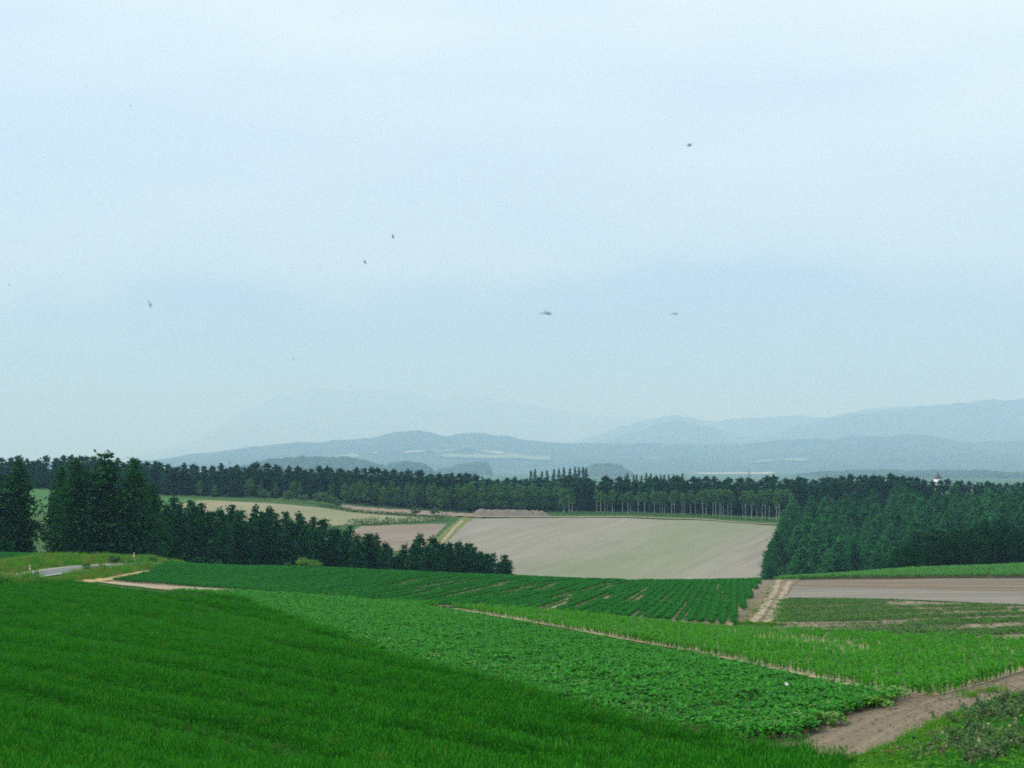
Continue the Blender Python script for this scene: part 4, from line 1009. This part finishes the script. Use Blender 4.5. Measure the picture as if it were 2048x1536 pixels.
# far larch wood behind
CLn = np.array([(-60,912),(0,912),(60,910),(130,909),(200,911),(290,916),(340,922),(420,924),(500,922),(560,926),(640,928),(700,931),(760,934),(830,936),(900,942),(1000,950),(1100,951),(1180,949),(1300,951),(1380,948),(1450,951),(1540,950),(1620,951),(1700,945),(1780,944),(1850,952),(1930,957),(2000,962),(2048,962),(2120,964)])
def wood_part(p):
    for lim, w in ((120, 'behind the gap in the roadside larches'), (330, 'behind the tall roadside larches'), (560, 'above the left part of the sprouting field'), (700, 'above the line of round shrubs'), (930, 'above the dug ground'), (1110, 'behind the long earth heap'),
                   (1250, 'below the spruce clump'), (1390, 'below the low line of spruces'), (1570, 'behind the right half of the white birches'), (1720, 'over the left end of the plantation'), (1900, 'left of the white tower'), (9999, 'right of the white tower')):
        if p < lim: return w
for row, (Y0, lo, st, dp) in enumerate(((632, 11, 15, 0), (658, 1, 15, 7))):
    for q in np.arange(-60, 2110, st):
        p = q + dp + U(-5, 5)
        if row == 0 and p < 700: y = Y0 - 6
        else: y = Y0
        tree('conifer_tree', 'wood', p, y + U(-8, 8), np.interp(p, CLn[:, 0], CLn[:, 1]) + lo + rnd.choice((0, 0, 2, 4, 8)) + U(-2, 2), label='%s conifer of the long wood %s' % (('front rank', 'back rank')[row], wood_part(p)), group='long wood %s, %s rank' % (wood_part(p), ('front', 'back')[row]), wide=U(1.0, 1.4), sink=0.3)
for i, (p, t) in enumerate(((1062,937),(1070,934),(1084,938),(1094,936),(1108,934),(1118,933),(1128,931),(1140,932),(1150,929),(1158,931),(1166,930),(1172,932))):
    tree('spruce_tree', 'spruce', p, 1050 + U(-25, 25), t + 2, label='%s spruce from the left in the clump rising above the wood' % ORD[i], group='spruces above the wood', wide=.8)
for i, p in enumerate(np.arange(1248, 1372, 9)):
    tree('spruce_tree', 'spruce', p + U(-3, 3), 1050 + U(-25, 25), 945 + U(-2, 5), label='%s spruce from the left in the low line right of the spruce clump' % ORD[i], group='spruces in the low line', wide=.8)
# lighter trees and shrubs at the foot of the wood
for n_, (p, t, w) in enumerate(((400,960,1.2),(430,968,1.1),(500,952,1.3),(520,966,1.1),(552,965,1.0),(585,958,1.0),(600,966,1.0),(660,968,1.0),(690,962,1.0))):
    tree('birch_tree', 'birchlow', p, 603 + U(-3, 3), t, label='%s pale green tree from the left at the foot of the long wood' % ORD[n_], group='pale trees at the foot of the wood', wide=w)
for p, Y, h, lab in ((530,590,4.2,'round shrub at the left end of the line above the sprouting field'),(577,588,5.0,'broad round shrub above the sprouting field'),(608,588,3.6,'small shrub right of the broad round one'),(640,586,5.2,'tall pale shrub above the sprouting field'),
                     (660,585,4.4,'shrub between the tall pale one and the dug ground'),(675,584,3.4,'last shrub of the line before the dug ground'),(832,566,3.9,'round shrub on the dug ground'),(869,566,3.4,'thin shrub on the dug ground by the gravel road')):
    tree('shrub', 'shrub', p, Y, h=h, label=lab, cat='shrub', group='shrubs by the far fields', wide=1.15)
for p, py_, h, key, lab in ((228,1131,1.3,'shrub','dark weedy bush on the verge beside the road'),(172,1152,.8,'shrub','low bush hiding the near edge of the road'),(350,1127,1.6,'shrubhi','bright leafy bush at the end of the verge'),(365,1127,1.1,'shrubhi','small bright bush right of the leafy one on the verge'),
                          (606,1140,1.5,'shrubhi','bright green bush on the potato field crest'),(632,1141,1.1,'shrubhi','smaller green bush right of the bright one on the crest'),(575,1139,.9,'shrub','low dark bush left of the bright one on the crest'),(205,1146,0.6,'shrub','tiny bush by the road bend'),(308,1128,1.0,'shrub','low green bush on the verge before the last larch')):
    x_, y_ = pix(p, py_)
    if p > 500: y_ += 6
    tree('shrub', key, p, y_, h=h, label=lab, cat='shrub', group='bushes by the road and crest', wide=1.2)
# hedge bands of the far fields
def hedge(name, label, pts, h, w, mat, seed):
    r = np.random.default_rng(seed); P = [np.array(p) for p in pts]; C = []
    for a, b in zip(P, P[1:]):
        ln = np.linalg.norm(b - a); n = int(ln * 26)
        q = a + (b - a) * r.random((n, 1)); off = r.normal(0, w / 2.6, (n, 2)); q = q + off
        bump = 0.55 + 0.75 * fbm(q[:, 0] * .22, q[:, 1] * .22, seed, 2)
        z = height(q[:, 0], q[:, 1]) + h * bump * np.clip(1 - (np.linalg.norm(off, axis=1) / w) ** 2, .1, 1) * r.uniform(.25, 1, n)
        C.append(np.column_stack([q, z]))
    C = np.concatenate(C); V, F = needles(r, C, 0.6, .1, 1.5)
    o = obj_of(name, mesh_np(name, V, F, [mat]), label=label, category='hedge')
    return o
hedge('hedge', 'dark green hedge bank between the sprouting field and the ploughed field', [pix(700,1050), pix(760,1048), pix(820,1045), pix(895,1041)], 2.6, 3.2, M['bush'], 3)
hedge('hedge', 'low green hedge strip between the sprouting field and the dug ground', [(xy_at(640,572), 572), (xy_at(720,566), 566), (xy_at(830,560), 560)], 1.6, 2.5, M['bush'], 4)
hedge('hedge', 'long low green margin beside the gravel road below the birches', [(xy_at(1125,592), 592), (xy_at(1300,590), 590), (xy_at(1480,588), 588), (xy_at(1590,586), 586)], 1.3, 4.5, M['bush'], 5)

def thicket(name, label, boxes, leaf, mat, seed):
    """dark mass of undergrowth inside a wood: boxes of (px0, px1, Y0, Y1, height, number)"""
    r = np.random.default_rng(seed); C = []
    for p0, p1, Y0, Y1, h, n in boxes:
        p_ = r.uniform(p0, p1, n); y = r.uniform(Y0, Y1, n); x = (p_ - 1024) / FPX * y
        z = height(x, y) + h * r.uniform(0.02, 1, n) * (.45 + .9 * fbm(x * .15, y * .15, seed, 2)); C.append(np.column_stack([x, y, z]))
    V, F = needles(r, np.concatenate(C), leaf, .1, 1.4)
    obj_of(name, mesh_np(name, V, F, [mat]), kind='stuff', label=label, category='undergrowth')
thicket('wood_undergrowth', 'dark undergrowth between the trunks of the long wood', [(-90, 2130, 642, 690, 9.5, 42000)], 1.5, M['conif'], 5)
thicket('plantation_undergrowth', 'dark undergrowth between the plantation larches', [(1552, 2130, 412, 450, 1.5, 4000), (1564, 2130, 450, 500, 1.5, 4500), (1578, 2130, 500, 545, 1.5, 4000), (1594, 2130, 545, 585, 1.5, 3500)], 1.2, M['conif'], 6)
thicket('roadside_undergrowth', 'dark undergrowth at the foot of the trees behind the potato crest', [(-40, 30, 224, 236, 3.2, 1500), (120, 335, 226, 240, 3.4, 5200), (335, 1000, 262, 290, 4.2, 9000)], 0.6, M['larch_dk'], 7)

# ------------------------------------------------------------------ things in the landscape
M['spire'] = plain_mat('dark slate spire', (0.07, 0.075, 0.08), 0.7)
M['wallwhite'] = plain_mat('white rendered wall', (0.72, 0.72, 0.70), 0.8, 0.06, 0.8)
M['roof'] = plain_mat('grey metal roof', (0.16, 0.18, 0.20), 0.5)
M['pane'] = plain_mat('dark window pane', (0.03, 0.035, 0.04), 0.15)
M['steel'] = plain_mat('galvanised steel', (0.32, 0.34, 0.35), 0.5, 0.1, 4.0, 0.6)
M['pole'] = plain_mat('white post enamel', (0.76, 0.76, 0.74), 0.45)
M['red'] = plain_mat('red band', (0.50, 0.05, 0.03), 0.5)
M['orange'] = plain_mat('orange reflector', (0.75, 0.22, 0.02), 0.4)
M['signface'] = plain_mat('orange sign sheet', (0.72, 0.27, 0.015), 0.5, 0.06)
M['black'] = plain_mat('black print', (0.02, 0.02, 0.02), 0.5)
M['insect'] = plain_mat('grey insect body', (0.20, 0.23, 0.26), 0.5, 0.3, 300)
M['mound'] = soil_mat('dumped purple brown earth', (0.145, 0.125, 0.10), (0.23, 0.20, 0.16), 0.4, bump=1.0)
def wing_mat():
    m = bpy.data.materials.new('clear wing'); m.use_nodes = True; nt = m.node_tree; nt.nodes.clear()
    o = nd(nt, 'ShaderNodeOutputMaterial'); a = nd(nt, 'ShaderNodeBsdfTransparent'); b = nd(nt, 'ShaderNodeBsdfTranslucent'); x = nd(nt, 'ShaderNodeMixShader')
    b.inputs[0].default_value = (.25, .27, .28, 1); x.inputs[0].default_value = 0.35
    nt.links.new(a.outputs[0], x.inputs[1]); nt.links.new(b.outputs[0], x.inputs[2]); nt.links.new(x.outputs[0], o.inputs['Surface'])
    return m
M['wing'] = wing_mat()
def box_vf(x0, x1, y0, y1, z0, z1):
    V = np.array([(x, y, z) for z in (z0, z1) for y in (y0, y1) for x in (x0, x1)], float)
    F = [(0, 2, 3), (0, 3, 1), (4, 5, 7), (4, 7, 6), (0, 1, 5), (0, 5, 4), (2, 6, 7), (2, 7, 3), (0, 4, 6), (0, 6, 2), (1, 3, 7), (1, 7, 5)]
    return V, np.array(F)
def part(name, vf, mat, parent, smooth=False, **pr):
    return obj_of(name, mesh_np(name, vf[0], vf[1], [mat], smooth), parent, **pr)
def cap_tube(pts, rad, sides=8):
    V, F = tube(pts, rad, sides); n = len(V)
    V = np.concatenate([V, [pts[0]], [pts[-1]]])
    e = [(n, (j + 1) % sides, j) for j in range(sides)] + [(n + 1, n - sides + j, n - sides + (j + 1) % sides) for j in range(sides)]
    return V, np.concatenate([F, np.array(e)])
# marker posts by the road
def post(px, py, h, lab, strut=False):
    x, y = pix(px, py); z = h1(x, y)
    t = thing('marker_post', lab, 'post', (x, y, z), 0, 'marker posts by the road')
    part('pole', cap_tube([(0, 0, -.4), (0, 0, h * .5), (0, 0, h)], [.04, .04, .04]), M['pole'], t, True)
    part('red_band', cap_tube([(0, 0, h * .42), (0, 0, h * .62)], [.044, .044]), M['red'], t, True)
    part('reflector', cap_tube([(0, -.075, h - .07), (0, -.03, h - .07)], [.06, .06], 12), M['orange'], t)
    part('cap', cap_tube([(0, 0, h), (0, 0, h + .05)], [.05, .035]), M['pole'], t, True)
    if strut: part('strut', cap_tube([(.03, 0, h * .45), (.35, -.1, .15), (.75, -.2, -.25)], [.035, .035, .035], 6), M['steel'], t, True)
post(60, 1152, .9, 'short marker post left of the visible bend of road')
post(195, 1122, 1.0, 'white marker post at the foot of the larches beyond the road')
post(268, 1127, 1.3, 'red and white marker post with a slanting grey strut', True)
post(335, 1127, 1.2, 'marker post beside the bright leafy bush on the verge')
post(445, 1131, 1.0, 'small marker post just right of the orange sign')
x, y = pix(403, 1131); z = h1(x, y)
sg = thing('warning_sign', 'orange diamond warning sign at the corner of the potato field', 'sign', (x, y, z), R(4))
part('pole', cap_tube([(0, .03, -.4), (0, .03, 1.05)], [.035, .035]), M['steel'], sg, True)
d_ = .46
def diamond(d, y0, y1, zc):
    V = np.array([(-d, y0, zc), (0, y0, zc + d), (d, y0, zc), (0, y0, zc - d), (-d, y1, zc), (0, y1, zc + d), (d, y1, zc), (0, y1, zc - d)])
    return V, np.array([(0, 2, 1), (0, 3, 2), (4, 5, 6), (4, 6, 7), (0, 1, 5), (0, 5, 4), (1, 2, 6), (1, 6, 5), (2, 3, 7), (2, 7, 6), (3, 0, 4), (3, 4, 7)])
part('sign_panel', diamond(d_, -.02, .0, .72), M['signface'], sg)
part('arrow_symbol', join_vf([box_vf(-.05, .05, -.03, -.022, .52, .74), (np.array([(-.15, -.03, .74), (.15, -.03, .74), (0, -.03, .95), (-.15, -.022, .74), (.15, -.022, .74), (0, -.022, .95)]), np.array([(0, 1, 2), (3, 5, 4), (0, 2, 5), (0, 5, 3), (1, 4, 5), (1, 5, 2), (0, 3, 4), (0, 4, 1)]))]), M['black'], sg)
# white tower with a spire, far behind the woods
def tower(px, Y, ztop, zspire, w):
    X = xy_at(px, Y); g = h1(X, Y)
    t = thing('chapel', 'small white tower with a dark pointed spire above the distant trees', 'chapel', (X, Y, g), R(20))
    H = ztop - g; a = w / 2
    part('tower', box_vf(-a, a, -a, a, -1, H), M['wallwhite'], t)
    for sx in (-.5, .5):
        f = part('window', box_vf(sx * a - .38, sx * a + .38, -a - .06, -a + .02, H - 3.6, H - 1.6), M['pane'], t)
        part('sill', box_vf(sx * a - .5, sx * a + .5, -a - .16, -a - .062, H - 3.75, H - 3.602), M['wallwhite'], f)
    b = a * 1.14
    S = np.array([(-b, -b, H + .003), (b, -b, H + .003), (b, b, H + .003), (-b, b, H + .003), (-b * .5, -b * .5, H + 1.7), (b * .5, -b * .5, H + 1.7), (b * .5, b * .5, H + 1.7), (-b * .5, b * .5, H + 1.7), (0, 0, zspire - g)])
    F = [(0, 2, 1), (0, 3, 2)] + [q for i in range(4) for q in ((i, (i + 1) % 4, 4 + (i + 1) % 4), (i, 4 + (i + 1) % 4, 4 + i), (4 + i, 4 + (i + 1) % 4, 8))]
    part('spire', (S, np.array(F)), M['spire'], t)
    part('nave', box_vf(a + .003, a + 11, -3.2, 3.2, -1, 6), M['wallwhite'], t)
    V = np.array([(a + .01, -3.7, 6.003), (a + 11.4, -3.7, 6.003), (a + 11.4, 3.7, 6.003), (a + .01, 3.7, 6.003), (a + .01, 0, 9.4), (a + 11.4, 0, 9.4)])
    part('roof', (V, np.array([(0, 1, 5), (0, 5, 4), (2, 3, 4), (2, 4, 5), (0, 4, 3), (1, 2, 5), (0, 2, 1), (0, 3, 2)])), M['roof'], t)
tower(1876, 1000, -9.2, -4.6, 3.7)
def house(px, Y, w, h, lab, rz):
    X = xy_at(px, Y); g = h1(X, Y)
    t = thing('house', lab, 'house', (X, Y, g), rz)
    part('wall', box_vf(-w / 2, w / 2, -3, 3, -1, h), M['wallwhite'], t)
    V = np.array([(-w / 2 - .4, -3.5, h + .003), (w / 2 + .4, -3.5, h + .003), (w / 2 + .4, 3.5, h + .003), (-w / 2 - .4, 3.5, h + .003), (-w / 2 - .4, 0, h + 2.2), (w / 2 + .4, 0, h + 2.2)])
    part('roof', (V, np.array([(0, 1, 5), (0, 5, 4), (2, 3, 4), (2, 4, 5), (0, 4, 3), (1, 2, 5), (0, 2, 1), (0, 3, 2)])), M['roof'], t)
    for q in (-.25, .25):
        f = part('window', box_vf(q * w - .6, q * w + .6, -3.05, -2.98, h - 2.4, h - 1.1), M['pane'], t)
        part('sill', box_vf(q * w - .75, q * w + .75, -3.14, -3.052, h - 2.5, h - 2.402), M['wallwhite'], f)
house(1888, 646, 3.2, 6.0, 'white house wall glimpsed between the plantation and the wood below the spire', R(10))
house(1951, 646, 3.2, 6.2, 'white house wall glimpsed right of the spire behind the plantation', R(-8))
# power pylon on the plain
X = xy_at(1498, 2500); g = h1(X, 2500)
py_t = thing('power_pylon', 'thin lattice pylon standing up from the far plain', 'pylon', (X, 2500, g), R(25))
H = 41.0
for sx in (-1, 1):
    for sy in (-1, 1): part('leg', tube([(sx * 3.4, sy * 3.4, -1), (sx * 1.1, sy * 1.1, H * .62), (0, 0, H)], [.28, .22, .15], 4), M['steel'], py_t)
for k in range(6):
    z0, z1 = H * k / 7, H * (k + 1) / 7; w0, w1 = 3.4 * (1 - .85 * k / 7), 3.4 * (1 - .85 * (k + 1) / 7)
    part('brace', join_vf([tube([(-w0, -w0, z0), (w1, -w1, z1)], [.14, .14], 4), tube([(w0, w0, z0), (-w1, w1, z1)], [.14, .14], 4), tube([(w0, -w0, z0), (w1, w1, z1)], [.14, .14], 4)]), M['steel'], py_t)
for z0, w0 in ((H * .66, 6.5), (H * .78, 5.6), (H * .9, 4.6)):
    part('cross_arm', tube([(-w0, 0, z0), (0, 0, z0 + .9), (w0, 0, z0)], [.12, .3, .12], 4), M['steel'], py_t)
# long heap of earth by the gravel road
def mound():
    Yc = 582; x0, x1 = xy_at(936, Yc), xy_at(1106, Yc); n, m = 120, 26
    u = np.linspace(0, 1, n); v = np.linspace(-1, 1, m); U_, V_ = np.meshgrid(u, v)
    X = x0 + (x1 - x0) * U_; Y = Yc + V_ * 5.0
    edge = np.clip(np.minimum(U_, 1 - U_) / 0.14, 0, 1)
    prof = np.clip((1 - np.abs(V_)) * 1.15, 0, 1) * edge; prof = prof * prof * (3 - 2 * prof)
    Z = height(X, Y) + 2.6 * prof * (1.02 - .22 * U_) + ((fbm(X * .9, Y * .9, 91, 4, .6) - .5) * 1.1 + (fbm(X * .22, Y * .22, 95, 2) - .5) * 1.0) * np.clip(prof * 3, 0, 1) - .15
    i = np.arange(n * m).reshape(m, n); F = np.stack([i[:-1, :-1], i[:-1, 1:], i[1:, 1:], i[1:, :-1]], -1).reshape(-1, 4)
    obj_of('earth_heap', mesh_np('earth_heap', np.stack([X, Y, Z], -1).reshape(-1, 3), F, [M['mound']], False), label='long flat topped heap of bare earth in front of the birches', category='heap')
mound()
# scrap on the leafy crop
x, y = pix(1573, 1395); z = h1(x, y) + .40
r_ = np.random.default_rng(3); gu, gv = np.meshgrid(np.linspace(-.09, .09, 5), np.linspace(-.07, .07, 5))
V = np.stack([gu + r_.normal(0, .012, gu.shape), gv + r_.normal(0, .012, gu.shape), .04 * np.sin(gu * 40) * np.cos(gv * 30) + r_.normal(0, .012, gu.shape)], -1).reshape(-1, 3)
i = np.arange(25).reshape(5, 5); F = np.stack([i[:-1, :-1], i[:-1, 1:], i[1:, 1:], i[1:, :-1]], -1).reshape(-1, 4)
o = obj_of('plastic_scrap', mesh_np('plastic_scrap', V, F, [M['white']], True), label='small crumpled white scrap lying on the broad leaved crop', category='scrap'); o.location = (x, y, z); o.rotation_euler = (R(50), 0, R(15)); o.scale = (.6, .6, .6)
# insects in the air before the camera
def wing_vf(sx, ln, wd, x0, sweep):
    s = np.array([0, .25, .6, .9, 1.0]); ch = np.array([.3, .8, 1.0, .7, .1]) * wd
    V = []
    for q, c in zip(s, ch): V += [(x0 + sweep * q * ln - c / 2, sx * q * ln, .12 * q * ln), (x0 + sweep * q * ln + c / 2, sx * q * ln, .12 * q * ln)]
    F = []
    for k in range(4): a = 2 * k; F += [(a, a + 1, a + 3), (a, a + 3, a + 2)]
    return np.array(V), np.array(F)
def insect(px, py, Y, size, roll, kind, lab):
    """size: body length in metres; the body lies along local x"""
    loc = ((px - 1024) / FPX * Y, Y, (HOR - py) / FPX * Y)
    t = thing('flying_insect', lab, 'insect', loc, 0, 'insects in the air'); t.rotation_euler = (R(20), R(roll), R(12))
    L_ = size
    if kind == 'dragonfly':
        body = cap_tube([(-L_ * .5, 0, 0), (-L_ * .3, 0, 0), (0, 0, .01 * L_), (.12 * L_, 0, .02 * L_), (.28 * L_, 0, .02 * L_), (.36 * L_, 0, 0), (.42 * L_, 0, 0), (.5 * L_, 0, 0)], np.array([.02, .03, .035, .08, .085, .04, .075, .03]) * L_, 7)
        ws = [(1, .65, .15, .22, .1), (-1, .65, .15, .22, .1), (1, .6, .18, .1, -.2), (-1, .6, .18, .1, -.2)]
    else:
        body = cap_tube([(-L_ * .5, 0, 0), (-.25 * L_, 0, 0), (0, 0, 0), (.22 * L_, 0, 0), (.34 * L_, 0, 0), (.5 * L_, 0, 0)], np.array([.05, .2, .2, .19, .16, .05]) * L_, 7)
        ws = [(1, .7, .3, .08, -.5), (-1, .7, .3, .08, -.5)]
    part('body', body, M['insect'], t, True)
    for sx, ln, wd, x0, sw in ws: part('wing', wing_vf(sx, ln * L_, wd * L_, x0 * L_, sw), M['wing'], t)
insect(1379,290,7.0,.026,-20,'fly','winged insect high in the right half of the sky')
insect(786,473,9.0,.026,80,'fly','upright insect in the middle sky, upper of two')
insect(730,524,8.0,.024,65,'fly','insect below and left of the upright one in the middle sky')
insect(299,607,7.5,.044,70,'dragonfly','slanting long bodied insect low in the left sky')
insect(1091,627,6.0,.052,2,'dragonfly','longest level flying insect low in the sky, left of its pair')
insect(1348,628,7.0,.036,-3,'dragonfly','shorter level flying insect low in the right sky')
insect(261,211,14,.018,10,'fly','tiny dark insect high in the left sky')
insect(18,569,14,.018,0,'fly','tiny dark insect by the left edge of the sky')
insect(587,717,14,.018,30,'fly','tiny dark insect low in the sky above the faint mountains')
insect(460,925,14,.026,20,'fly','dark insect in front of the long wood left of centre')
insect(1713,1292,12,.024,0,'fly','dark insect in front of the maize')

# ------------------------------------------------------------------ summer haze: one closed box of even air round everything
HAZE = 1.2e-4
hm = bpy.data.materials.new('summer haze'); hm.use_nodes = True; hm.cycles.volume_sampling = 'DISTANCE'
ht = hm.node_tree; ht.nodes.clear()
ho = ht.nodes.new('ShaderNodeOutputMaterial'); hv = ht.nodes.new('ShaderNodeVolumePrincipled')
hv.inputs['Color'].default_value = (0.42, 0.66, 1.0, 1); hv.inputs['Absorption Color'].default_value = (0.60, 0.62, 1.0, 1); hv.inputs['Density'].default_value = HAZE; hv.inputs['Anisotropy'].default_value = 0.0
ht.links.new(hv.outputs[0], ho.inputs['Volume'])
bx = bmesh.new(); bmesh.ops.create_cube(bx, size=1.0)
for v in bx.verts:
    v.co.x *= 172000; v.co.y = -700 if v.co.y < 0 else 77000; v.co.z = -56 if v.co.z < 0 else 1950
me = bpy.data.meshes.new('haze'); bx.to_mesh(me); bx.free(); me.materials.append(hm)
obj_of('haze', me, kind='stuff')
